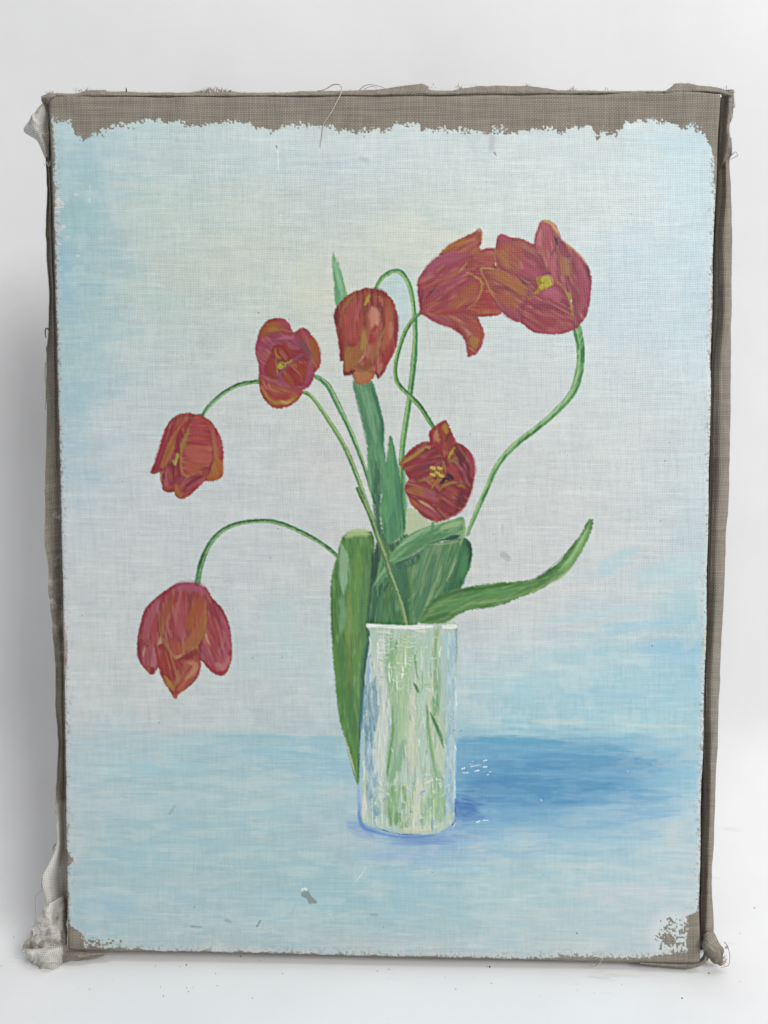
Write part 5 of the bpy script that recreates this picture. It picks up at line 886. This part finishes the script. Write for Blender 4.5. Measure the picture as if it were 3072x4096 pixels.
# gentle slack in the cloth, plus pulls from the tacks along the edges
und = 0.0009*(fbm(PX/420, PY/420, 131, 2)-0.5)+0.00035*np.exp(-(PY-yt)/130)*np.sin(PX/47+2*vnoise(PX/200, PY*0, 133))
und += 0.0006*np.exp(-(xr-PX)/50)*np.sin(PY/70)
POS = P(PX, PY, 0.0)
edge_round = 0.0012*(np.exp(-(PX-xl)/5)+np.exp(-(xr-PX)/5)+np.exp(-(PY-yt)/5)+np.exp(-(yb-PY)/5))
POS[..., 1] = und-HGT+edge_round
UVF = np.stack([POS[..., 0], POS[..., 2]], -1).reshape(-1, 2)
Cn = np.clip(C*PAINT_K, 0.005, 0.9).reshape(-1, 3)
idx = np.arange(NX*NY).reshape(NY, NX)
quads = np.stack([idx[:-1, :-1], idx[1:, :-1], idx[1:, 1:], idx[:-1, 1:]], -1).reshape(-1, 4)
qo = OWN[:-1, :-1].ravel()
posf = POS.reshape(-1, 3); rawf = RAW.ravel(); covf = COV.ravel()
objs = {}
for i, nm in enumerate(OWNERS):
    q = quads[qo == i]
    if len(q) == 0:
        if i in OPAR:
            par = objs.get(OPAR[i], root) if OPAR[i] is not None else root
            objs[i] = new_obj(nm, None, par)
            if OLAB[i]: objs[i]['label'] = OLAB[i]
        continue
    u, inv = np.unique(q, return_inverse=True)
    me = mesh_np(nm, posf[u], inv.reshape(-1, 4), UVF[u], (('Col', Cn[u]), ('Raw', rawf[u]), ('Cover', covf[u])))
    par = objs.get(OPAR[i], root) if OPAR[i] is not None else root
    objs[i] = new_obj(nm, me, par, M_FACE)
    if OLAB[i]: objs[i]['label'] = OLAB[i]

# --- lofted cloth
def resample(r, n):
    r = np.array(r, float); p = catmull(r, False, 12) if len(r) > 2 else r
    s = np.concatenate([[0], np.cumsum(np.linalg.norm(np.diff(p[:, :2], axis=0), axis=1))]); t = np.linspace(0, s[-1], n)
    return np.stack([np.interp(t, s, p[:, k]) for k in range(p.shape[1])], 1)
def loft(name, rails, nv, nu, mat, parent=root, amp=0.0, sc=200.0, thick=0.0005, prime=None, seed=0, label=None, worldco=False):
    """rails: lists of (px, py, depth) running the same way; surface through them"""
    rr = np.stack([resample(r, nv) for r in rails], 1)                     # nv, nr, 3
    out = np.zeros((nv, nu, 3))
    for i in range(nv): out[i] = resample(rr[i], nu) if len(rails) > 2 else np.stack([np.linspace(rr[i, 0, k], rr[i, 1, k], nu) for k in range(3)], 1)
    co_ = P(out[..., 0], out[..., 1], out[..., 2])
    # cloth lengths for the weave
    dv = np.concatenate([np.zeros((1, nu)), np.cumsum(np.linalg.norm(np.diff(co_, axis=0), axis=2), 0)]); du = np.concatenate([np.zeros((nv, 1)), np.cumsum(np.linalg.norm(np.diff(co_, axis=1), axis=2), 1)], 1)
    uv = np.stack([du+0.3+seed*.017, dv.mean(1)[:, None]+np.zeros((1, nu))], -1).reshape(-1, 2)
    if amp:
        n = fbm(uv[:, 0]*sc, uv[:, 1]*sc, 140+seed*3, 4)-0.5
        rid = 0.5-np.abs(fbm(uv[:, 0]*sc*.7+5, uv[:, 1]*sc*.6+uv[:, 0]*sc*.4, 150+seed, 3)-0.5)*6
        co_ = co_.reshape(-1, 3); co_[:, 1] += (n*1.5-np.clip(rid, -.2, .5)*1.1)*amp; co_[:, 0] += (fbm(uv[:, 1]*sc*1.3, uv[:, 0]*sc, 160+seed, 3)-0.5)*amp*0.5
    co_ = co_.reshape(-1, 3); ix = np.arange(nv*nu).reshape(nv, nu)
    f = np.stack([ix[:-1, :-1], ix[1:, :-1], ix[1:, 1:], ix[:-1, 1:]], -1).reshape(-1, 4)
    att = ()
    if prime is not None:
        pv = prime(out[..., 0], out[..., 1]).reshape(-1); att = (('Prime', pv),)
    me = mesh_np(name, co_, f, uv, att); o = new_obj(name, me, parent, mat)
    if thick:
        m = o.modifiers.new('thickness', 'SOLIDIFY'); m.thickness = thick; m.offset = 0
    if label: o['label'] = label
    return o
Z1 = lambda x, y: (x/2.074, 250+y/2.074)
Z4 = lambda x, y: (2250+x/2.074, 250+y/2.074)
ZL = lambda x, y: (x/2.074, 3200+y/2.074)
ZR = lambda x, y: (2250+x/2.074, 3200+y/2.074)
LX = lambda y: float(cspl(LEFT, np.array([y]))[0]); RX = lambda y: float(cspl(RIGHT, np.array([y]))[0])
# turned edges that wrap round the bars
DEP = 0.019
for side in range(4):
    if side == 0: a = [(LX(y)+1, y) for y in range(390, 3806, 40)]
    elif side == 1: a = [(RX(y)-1, y) for y in range(372, 3856, 40)]
    elif side == 2: a = [(x, float(np.interp(x, [193, 470, 1000, 1500, 2100, 2800, 2885], [386, 384, 385, 382, 377, 368, 375]))) for x in range(196, 2885, 40)]
    else: a = [(x, float(np.interp(x, [270, 780, 1530, 2300, 2800], [3805, 3811, 3829, 3846, 3855]))) for x in range(272, 2800, 40)]
    p0 = P(np.array([q[0] for q in a]), np.array([q[1] for q in a]), 0.0)
    cs = []
    for t in np.linspace(0, 1, 8): q = p0.copy(); q[:, 1] += 0.0012+t*DEP; q[:, 0 if side < 2 else 2] += 0.0007*(fbm(np.arange(len(a))*.21, np.full(len(a), t*3.0), 170+side, 2)-.5)*t*(2 if side < 2 else 1); cs.append(q)
    cs = np.stack(cs, 1); nv, nu = cs.shape[:2]; ix = np.arange(nv*nu).reshape(nv, nu); f = np.stack([ix[:-1, :-1], ix[1:, :-1], ix[1:, 1:], ix[:-1, 1:]], -1).reshape(-1, 4)
    ax = 2 if side < 2 else 0
    new_obj('turned_edge', mesh_np('turned_edge', cs.reshape(-1, 3), f, np.stack([cs[..., 1], cs[..., ax]], -1).reshape(-1, 2)), root, M_LINEN)
# wooden bars behind the cloth
def bar(x0, x1, z0, z1):
    y0, y1 = 0.004, 0.0185; c = 0.0015
    vs = []
    for (y, k) in ((y0, c), (y0+c, 0), (y1, 0)): vs += [(x0+k, y, z0+k), (x1-k, y, z0+k), (x1-k, y, z1-k), (x0+k, y, z1-k)]
    fs = [(0, 1, 2, 3), (11, 10, 9, 8)]
    for l in (0, 4):
        for i in range(4): j = (i+1) % 4; fs.append((l+i, l+4+i, l+4+j, l+j))
    me = bpy.data.meshes.new('stretcher_bar'); me.from_pydata(vs, [], fs); me.update(); return new_obj('stretcher_bar', me, root, M_WOOD)
hw = CW/2-0.007
bar(-hw, -hw+0.042, 0.006, CH-0.005); bar(hw-0.042, hw, 0.006, CH-0.005); bar(-hw+0.0422, hw-0.0422, 0.006, 0.048); bar(-hw+0.0422, hw-0.0422, CH-0.047, CH-0.005)

# right: the tacking margin has come loose and rolls outward
RO_ = [(385, 2905), (500, 2906), (640, 2915), (760, 2922), (900, 2925), (1070, 2925), (1500, 2921), (1800, 2917), (2050, 2910), (2100, 2905), (2350, 2897), (2600, 2883), (2930, 2870), (3270, 2856), (3400, 2853), (3500, 2845), (3600, 2849), (3730, 2852), (3800, 2840)]
RI_ = [(385, 2897), (500, 2893), (640, 2888), (760, 2886), (900, 2874), (1100, 2871), (1250, 2868), (1450, 2850), (1700, 2846), (2100, 2839), (2500, 2828), (2900, 2818), (3100, 2822), (3250, 2824), (3400, 2816), (3550, 2812), (3650, 2805), (3730, 2802), (3800, 2800)]
ys = np.linspace(388, 3800, 64); ro = cspl(RO_, ys); ri = cspl(RI_, ys)+2
L = lambda t, d: [(a*(1-t)+b*t, y, d+0.0008*math.sin(y/90+t*3)) for a, b, y in zip(ri, ro, ys)]
loft('loose_margin', [[(RX(y)-14, y, .034) for a, y in zip(ri, ys)], [(RX(y)+1, y, .034) for a, y in zip(ri, ys)], [(max(a-1, RX(y)+2), y, .024) for a, y in zip(ri, ys)], L(0.0, .010), L(0.22, .0065), L(0.5, .0045), L(0.8, .006), L(0.97, .0105), L(1.0, .016), L(0.75, .021)], 300, 40, M_LINEN, amp=0.0009, sc=60, seed=1, label='loose linen margin rolled outward along the right side')
# left: flap splaying out, pale primer inside its lower half
LO_ = [(400, 184), (600, 187), (636, 186), (669, 187), (760, 188), (877, 185), (1000, 187), (1120, 193), (1180, 197), (1300, 194), (1420, 187), (1600, 186), (1840, 184), (2000, 181), (2090, 178), (2130, 178), (2200, 182), (2260, 192), (2360, 196), (2450, 206), (2600, 217), (2680, 222), (2800, 223), (2910, 230), (3000, 233), (3060, 231), (3200, 222), (3240, 219), (3290, 226), (3350, 229), (3390, 224), (3460, 193), (3500, 172), (3540, 171), (3580, 180), (3640, 182)]
ys = np.linspace(400, 3640, 115); lo = cspl(LO_, ys); le = np.array([LX(y) for y in ys])
dd = np.interp(ys, [600, 1400, 2000, 2300, 2700, 3100, 3400, 3640], [.018, .017, .013, .010, .015, .014, .006, .002])
pr_l = lambda x, y: np.interp(y, [500, 1200, 2000, 2400, 3100, 3350, 3700], [-0.2, 0.15, 0.35, 0.45, 0.3, 0.75, 0.8])
loft('loose_margin', [[(e+6, y, .017) for e, y in zip(le, ys)], [(e-3, y, .0185) for e, y in zip(le, ys)], [(e*.72+o*.28-2, y, .017) for e, o, y in zip(le, lo, ys)], [(e*.3+o*.7, y, d+.002) for e, o, y, d in zip(le, lo, ys, dd)], [(o, y, d) for o, y, d in zip(lo, ys, dd)]], 420, 26, M_PRIME, amp=0.0011, sc=55, seed=2, prime=pr_l, label='splayed pale primed margin along the left side')
# corner ears
def ear(name, Z, rails, mat, nv=90, nu=60, **k): return loft(name, [[Z(x, y)+(d,) for x, y, d in r] for r in rails], nv, nu, mat, **k)
ear('corner_fold', ZL, [[(552, 800, .017), (556, 1000, .014), (560, 1130, .008), (556, 1215, .006)],
    [(512, 800, .012), (505, 960, .010), (528, 1110, .004), (530, 1212, .002)],
    [(475, 820, .006), (462, 960, .007), (490, 1080, -.001), (480, 1215, -.003)],
    [(440, 840, .003), (428, 960, .000), (430, 1090, -.006), (400, 1220, -.006)],
    [(410, 855, .001), (372, 985, -.003), (330, 1110, -.006), (290, 1228, -.006)],
    [(383, 865, .002), (318, 975, .0), (240, 1110, -.003), (180, 1222, -.004)]], M_PRIME, 130, 90, amp=0.0026, sc=75, seed=3, prime=lambda x, y: np.interp(y, [3600, 3790], [.66, .52])-np.exp(-((x-262)/12)**2)*.4-np.exp(-(((x-168)/8)**2+((y-3775)/8)**2))*.6, label='stiff pale corner fold sticking out at lower left')
ear('corner_fold', ZL, [[(185, 1212, .001), (290, 1215, .003), (400, 1205, .004), (480, 1195, .004), (556, 1200, .003)],
    [(186, 1245, -.005), (290, 1240, -.008), (400, 1232, -.009), (490, 1225, -.007), (556, 1240, -.001)],
    [(215, 1285, -.006), (300, 1300, -.011), (400, 1310, -.012), (480, 1290, -.009), (558, 1275, -.001)],
    [(248, 1320, -.003), (330, 1375, -.006), (415, 1400, -.007), (490, 1355, -.005), (560, 1300, -.001)],
    [(255, 1335, .002), (340, 1396, .000), (420, 1418, -.001), (500, 1375, .000), (562, 1320, .002)]], M_PRIME, 90, 60, amp=0.0018, sc=90, seed=13, prime=lambda x, y: .72-np.exp(-((x-262)/14)**2)*.5+0*y, label='bulging white lobe of the lower left corner fold')
ear('corner_fold', ZL, [[(548, 1262, .0), (620, 1262, .001), (760, 1262, .001), (900, 1264, .001)], [(530, 1300, -.004), (600, 1285, -.005), (700, 1290, -.003), (900, 1268, .0)],
    [(470, 1372, -.002), (590, 1328, -.002), (680, 1325, .0), (900, 1272, .002)]], M_LINEN, 60, 24, amp=0.0018, sc=90, seed=4, label='small linen tuck under the lower left corner')
ear('corner_fold', Z1, [[(385, 300, .003), (400, 390, .008), (398, 520, .014), (398, 640, .016), (400, 790, .017)], [(350, 300, -.001), (365, 400, .002), (350, 520, .004), (365, 640, .008), (392, 790, .013)],
    [(345, 330, -.002), (320, 410, -.001), (280, 520, .0), (340, 640, .006), (388, 780, .012)], [(330, 345, .002), (262, 450, .003), (196, 565, .004), (310, 650, .009), (384, 800, .014)]], M_PRIME, 90, 60, amp=0.0022, sc=80, seed=5, prime=lambda x, y: np.interp(y, [380, 450, 540, 640], [.45, .6, .65, .8]), label='crumpled corner fold at upper left')
ear('corner_fold', Z1, [[(340, 285, .002), (400, 262, .004), (480, 255, .004)], [(345, 300, -.002), (400, 290, -.002), (460, 278, .0)], [(350, 330, .003), (395, 340, .0), (430, 320, .002)]], M_LINEN, 40, 24, amp=0.0016, sc=120, seed=6)
ear('corner_fold', Z4, [[(1312, 262, .014), (1322, 330, .015), (1322, 450, .015), (1318, 620, .015), (1300, 760, .015), (1288, 905, .014)], [(1345, 240, .006), (1352, 330, .006), (1345, 450, .006), (1340, 600, .004), (1335, 720, .005), (1300, 895, .010)],
    [(1385, 232, .003), (1385, 330, .002), (1380, 450, .003), (1372, 560, .001), (1375, 680, .0), (1335, 850, .007)], [(1412, 238, .006), (1415, 330, .007), (1408, 450, .007), (1382, 540, .006), (1406, 735, .005), (1345, 870, .010)]], M_LINEN, 110, 50, amp=0.0020, sc=80, seed=7, label='folded linen corner at upper right')
ear('corner_fold', ZR, [[(1225, 1090, .006), (1262, 1110, .003), (1300, 1190, .0), (1338, 1240, .001), (1322, 1300, .003), (1332, 1368, .004)], [(1205, 1100, .000), (1225, 1150, -.004), (1270, 1220, -.006), (1305, 1275, -.004), (1300, 1330, -.001), (1320, 1378, .002)],
    [(1180, 1120, .001), (1175, 1180, -.004), (1215, 1250, -.006), (1262, 1310, -.003), (1290, 1350, .0), (1305, 1380, .003)], [(1165, 1140, .006), (1150, 1190, .003), (1172, 1240, .001), (1205, 1290, .002), (1240, 1345, .002), (1295, 1372, .004)]], M_LINEN, 80, 50, amp=0.0020, sc=90, seed=8, label='torn folded corner sticking out at lower right')
ear('corner_fold', ZR, [[(640, 1345, .002), (860, 1352, .002), (1080, 1345, .002), (1170, 1290, .002), (1155, 1180, .004)], [(640, 1352, -.0005), (860, 1372, -.001), (1075, 1380, -.002), (1180, 1330, -.002), (1170, 1200, .001)],
    [(640, 1358, .003), (860, 1388, .002), (1075, 1396, .001), (1205, 1330, .002), (1200, 1215, .004)]], M_LINEN, 90, 20, amp=0.0009, sc=90, seed=9, label='linen tuck under the lower right corner')
# top: the cloth turned over and gathered behind the edge
TO_ = [(196, 378), (231, 374), (289, 376), (320, 371), (345, 363), (376, 362), (415, 362), (440, 367), (506, 368), (579, 371), (680, 372), (800, 372), (900, 370), (1039, 373), (1160, 371), (1208, 366), (1329, 365), (1473, 362), (1521, 358), (1596, 349), (1650, 342), (1693, 337), (1704, 344), (1716, 360), (1760, 364), (1809, 363), (1850, 356), (1910, 346), (1982, 345), (2079, 347), (2146, 349), (2190, 356), (2223, 363), (2300, 364), (2467, 366), (2640, 366), (2665, 364), (2684, 350), (2703, 334), (2751, 336), (2795, 345), (2838, 348), (2877, 354), (2905, 364), (2928, 372)]
xs = np.linspace(196, 2926, 400); yo = np.interp(xs, [p[0] for p in TO_], [p[1] for p in TO_])
ybt = np.interp(xs, [193, 470, 1000, 1500, 2100, 2800, 2885, 2930], [386, 384, 385, 382, 377, 368, 372, 385])
loft('turned_top_fold', [[(x, y+4, .0022) for x, y in zip(xs, ybt)], [(x, y+.5, .0016) for x, y in zip(xs, ybt)], [(x, b*.7+o*.3, .0006) for x, b, o in zip(xs, ybt, yo)], [(x, o, .0045) for x, o in zip(xs, yo)], [(x, o+7, .013) for x, o in zip(xs, yo)]], 700, 20, M_LINEN, amp=0.0007, sc=110, seed=10, label='gathered linen turnover along the top edge')

# --- loose threads
def tube_geo(p, r, n=5):
    p = np.array(p, float); g = np.gradient(p, axis=0); g /= np.linalg.norm(g, axis=1)[:, None]+1e-12
    up = np.array([0.13, -1, 0.21]); a = np.cross(g, up); a /= np.linalg.norm(a, axis=1)[:, None]+1e-9; b = np.cross(g, a)
    rs = np.linspace(1, .6, len(p))*r; th = np.arange(n)*2*math.pi/n
    v = p[:, None]+rs[:, None, None]*(np.cos(th)[None, :, None]*a[:, None]+np.sin(th)[None, :, None]*b[:, None])
    ix = np.arange(len(p)*n).reshape(len(p), n)
    f = np.stack([ix[:-1], np.roll(ix[:-1], -1, 1), np.roll(ix[1:], -1, 1), ix[1:]], -1).reshape(-1, 4)
    return v.reshape(-1, 3), f
def thread(pts, r, mat, name='loose_thread', parent=root, label=None):
    q = resample(pts, 40); v, f = tube_geo(P(q[:, 0], q[:, 1], q[:, 2]), r); o = new_obj(name, mesh_np(name, v, f), parent, mat)
    if label: o['label'] = label
    return o
def bundle(name, strands, mat, parent=root, label=None):
    V_, F_, k = [], [], 0
    for pts, r in strands:
        q = resample(pts, 9); v, f = tube_geo(P(q[:, 0], q[:, 1], q[:, 2]), r, 4); V_.append(v); F_.append(f+k); k += len(v)
    o = new_obj(name, mesh_np(name, np.concatenate(V_), np.concatenate(F_)), parent, mat); o['kind'] = 'stuff'
    if label: o['label'] = label
    return o
thread([(1268, 364, .004), (1300, 358, .003), (1330, 340, .001), (1350, 337, -.001), (1362, 342, -.001), (1367, 366, -.002), (1345, 410, -.0015), (1325, 450, -.001), (1295, 496, -.0009), (1288, 540, -.0008), (1281, 585, -.0008)], .00042, M_THREAD, label='long pale thread looping over the top edge onto the paint')
thread([(1437, 362, .005), (1450, 349, .003), (1473, 339, .001), (1510, 343, .001), (1541, 354, .004)], .00022, M_DTHREAD); thread([(1455, 358, .004), (1480, 347, .002), (1508, 349, .003)], .00018, M_DTHREAD)
thread([(2920, 628, .006), (2935, 612, .002), (2944, 608, .001), (2951, 622, .001), (2940, 628, .003), (2918, 640, .006)], .0003, M_THREAD); thread([(2911, 650, .008), (2885, 680, .009), (2873, 695, .010)], .0003, M_THREAD)
thread([(2897, 3768, -.002), (2908, 3783, -.003), (2918, 3812, -.003), (2919, 3840, -.003), (2914, 3860, -.004), (2900, 3867, -.004), (2884, 3869, -.003)], .00022, M_DTHREAD, label='curled thread at the lower right corner')
thread([(172, 3500, .004), (166, 3540, .002), (168, 3560, .001), (150, 3575, .0), (141, 3600, -.002), (142, 3650, -.003), (138, 3690, -.003), (133, 3712, -.002)], .00012, M_DTHREAD, label='hair-thin thread beside the lower left flap')
thread([(2413, 3810, -.001), (2416, 3822, -.003), (2408, 3840, -.003), (2395, 3855, -.003), (2385, 3862, -.002)], .0003, M_THREAD); thread([(2398, 3846, -.002), (2380, 3864, -.003), (2355, 3862, -.003)], .00013, M_DTHREAD)
thread([(2903, 365, .004), (2905, 352, .002), (2907, 341, .002)], .0002, M_DTHREAD); thread([(505, 367, .004), (505, 356, .002), (503, 352, .002)], .0005, M_DTHREAD)
thread([(196, 1320, .012), (185, 1313, .010), (181, 1330, .009), (184, 1352, .009)], .0006, M_DTHREAD); thread([(184, 1352, .009), (181, 1368, .008), (190, 1374, .009)], .0003, M_THREAD); thread([(192, 1380, .01), (187, 1395, .009), (191, 1420, .01)], .0007, M_DTHREAD)
thread([(182, 1450, .01), (180, 1500, .01), (184, 1560, .011), (182, 1640, .012)], .0002, M_DTHREAD)
thread([(224, 3375, .004), (215, 3388, .003), (212, 3402, .003)], .0004, M_DTHREAD)
rnd = random.Random(5)
st = []
for i in range(150):                                            # the frayed tuft on the top edge
    x = rnd.uniform(765, 950); hgt = 22*math.exp(-((x-860)/62)**2)+4; st.append(([(x, 374, rnd.uniform(.006, .012)), (x+rnd.uniform(-6, 6), 374-hgt*.5, rnd.uniform(.004, .012)), (x+rnd.uniform(-14, 14), 374-hgt*rnd.uniform(.6, 1.15), rnd.uniform(.004, .014))], rnd.uniform(.00016, .0003)))
bundle('frayed_tuft', st, M_THREAD, label='tuft of frayed ends on the top edge')
st = []
for cx, cy, n, s in ((1712, 350, 14, 26), (1835, 352, 12, 16), (2290, 362, 14, 22), (2110, 345, 5, 14), (330, 364, 16, 26), (205, 380, 26, 18), (2915, 372, 18, 16), (2932, 430, 12, 10), (2922, 470, 8, 12), (190, 660, 12, 14), (2886, 360, 6, 12), (175, 540, 8, 10), (2442, 366, 5, 14)):
    for i in range(n):
        x = cx+rnd.gauss(0, s*.5); y = cy+rnd.gauss(0, s*.2); a = rnd.uniform(0, 6.28); l = rnd.uniform(6, 20)
        st.append(([(x, y, .006), (x+math.cos(a)*l*.5+rnd.uniform(-3, 3), y-abs(math.sin(a))*l*.5, .004), (x+math.cos(a)*l, y-abs(math.sin(a))*l, .004)], rnd.uniform(.00012, .00028)))
for i in range(420):                                            # fuzz all along the raw edges
    x = rnd.uniform(200, 2900); y = float(np.interp(x, [p[0] for p in TO_], [p[1] for p in TO_])); l = rnd.uniform(2, 7)
    st.append(([(x, y+2, .007), (x+rnd.uniform(-3, 3), y-l*.5, .006), (x+rnd.uniform(-6, 6), y-l, .006)], .00009))
bundle('edge_fuzz', st, M_THREAD)
st = []
for cx, cy in ((2900, 3790), (2890, 3830), (2886, 3855), (2893, 3845)):
    for i in range(9): a = rnd.uniform(-.8, .9); l = rnd.uniform(8, 20); st.append(([(cx, cy, -.001), (cx+math.cos(a)*l*.5, cy-math.sin(a)*l*.4+2, -.002), (cx+math.cos(a)*l, cy-math.sin(a)*l, -.002)], rnd.uniform(.00015, .0003)))
bundle('frayed_corner', st, M_THREAD)

# ------------------------------------------------------------------ white paper sweep
prof = [(-1.6, 0), (-.6, 0), (-.3, 0), (-.1, 0), (0.05, 0), (BACK-.12, 0)]
for i in range(1, 17): a = i/16*math.pi/2; prof.append((BACK-.12+.12*math.sin(a), .12-.12*math.cos(a)))
prof += [(BACK, .5), (BACK, 1.0), (BACK, 1.9)]
xs = np.linspace(-1.8, 1.8, 61); pp = np.array(prof); g = np.zeros((len(pp), len(xs), 3)); g[..., 0] = xs; g[..., 1] = pp[:, :1]; g[..., 2] = pp[:, 1:]
ix = np.arange(len(pp)*len(xs)).reshape(len(pp), len(xs)); f = np.stack([ix[:-1, :-1], ix[:-1, 1:], ix[1:, 1:], ix[1:, :-1]], -1).reshape(-1, 4)
o = new_obj('backdrop', mesh_np('backdrop', g.reshape(-1, 3), f), None, M_PAPER); o['kind'] = 'structure'
# crumbs of dirt on the paper
spots = []
for Z, k, lst in ((lambda x, y: (x/2.074, 3200+y/2.074), 0, [(42, 428, 4), (40, 538, 4), (226, 746, 4), (120, 998, 4), (113, 1137, 4), (8, 1376, 4), (940, 1498, 3), (1290, 1376, 4), (1495, 1384, 4), (1545, 1370, 7), (1330, 1550, 4), (1355, 1625, 5), (742, 1570, 4), (1550, 1560, 4)]),
    (lambda x, y: (750+x/2.074, 3200+y/2.074), 0, [(440, 1297, 8), (232, 1441, 4), (245, 1540, 5), (45, 1555, 4), (788, 1440, 4), (1577, 1420, 4), (540, 1645, 5), (8, 1590, 5), (606, 1330, 4)]),
    (lambda x, y: (1500+x/2.074, 3200+y/2.074), 0, [(950, 1385, 9), (930, 1385, 4), (115, 1407, 5), (20, 1418, 4), (966, 1523, 4), (670, 1570, 4), (585, 1474, 4)]),
    (lambda x, y: (2250+x/2.074, 3200+y/2.074), 0, [(1212, 1436, 7), (1476, 1507, 4), (990, 1645, 9), (1592, 895, 7), (1470, 1108, 4), (1335, 335, 5), (1500, 362, 5), (1493, 548, 4), (1560, 752, 5), (1500, 748, 4), (125, 1578, 4)])):
    spots += [Z(a, b)+(s,) for a, b, s in lst]
rr_ = random.Random(9)
for _ in range(12): spots.append((rr_.uniform(0, 3072), rr_.uniform(3900, 4090), rr_.uniform(1.5, 3.2)))
V_, F_, k = [], [], 0
for x, y, s in spots:
    c = floor_pt(np.array([x]), np.array([y]))[0]
    if c[1] > BACK-.1 or not np.isfinite(c).all(): continue
    r = s*0.000075; n = 6
    ph = rr_.uniform(0, 6); vv = [(c[0], c[1], r*.8)]+[(c[0]+math.cos(ph+i)*r*rr_.uniform(.6, 1.5), c[1]+math.sin(ph+i)*r*rr_.uniform(.8, 2), 0.00005) for i in range(n)]
    V_ += vv; F_ += [(k, k+1+i, k+1+(i+1) % n) for i in range(n)]; k += len(vv)
o = new_obj('dust_crumbs', mesh_np('dust_crumbs', np.array(V_), np.array(F_)), None, M_DUST)
tag(o, 'scattered dark specks of dust on the white paper below the canvas', 'dust', 'stuff')
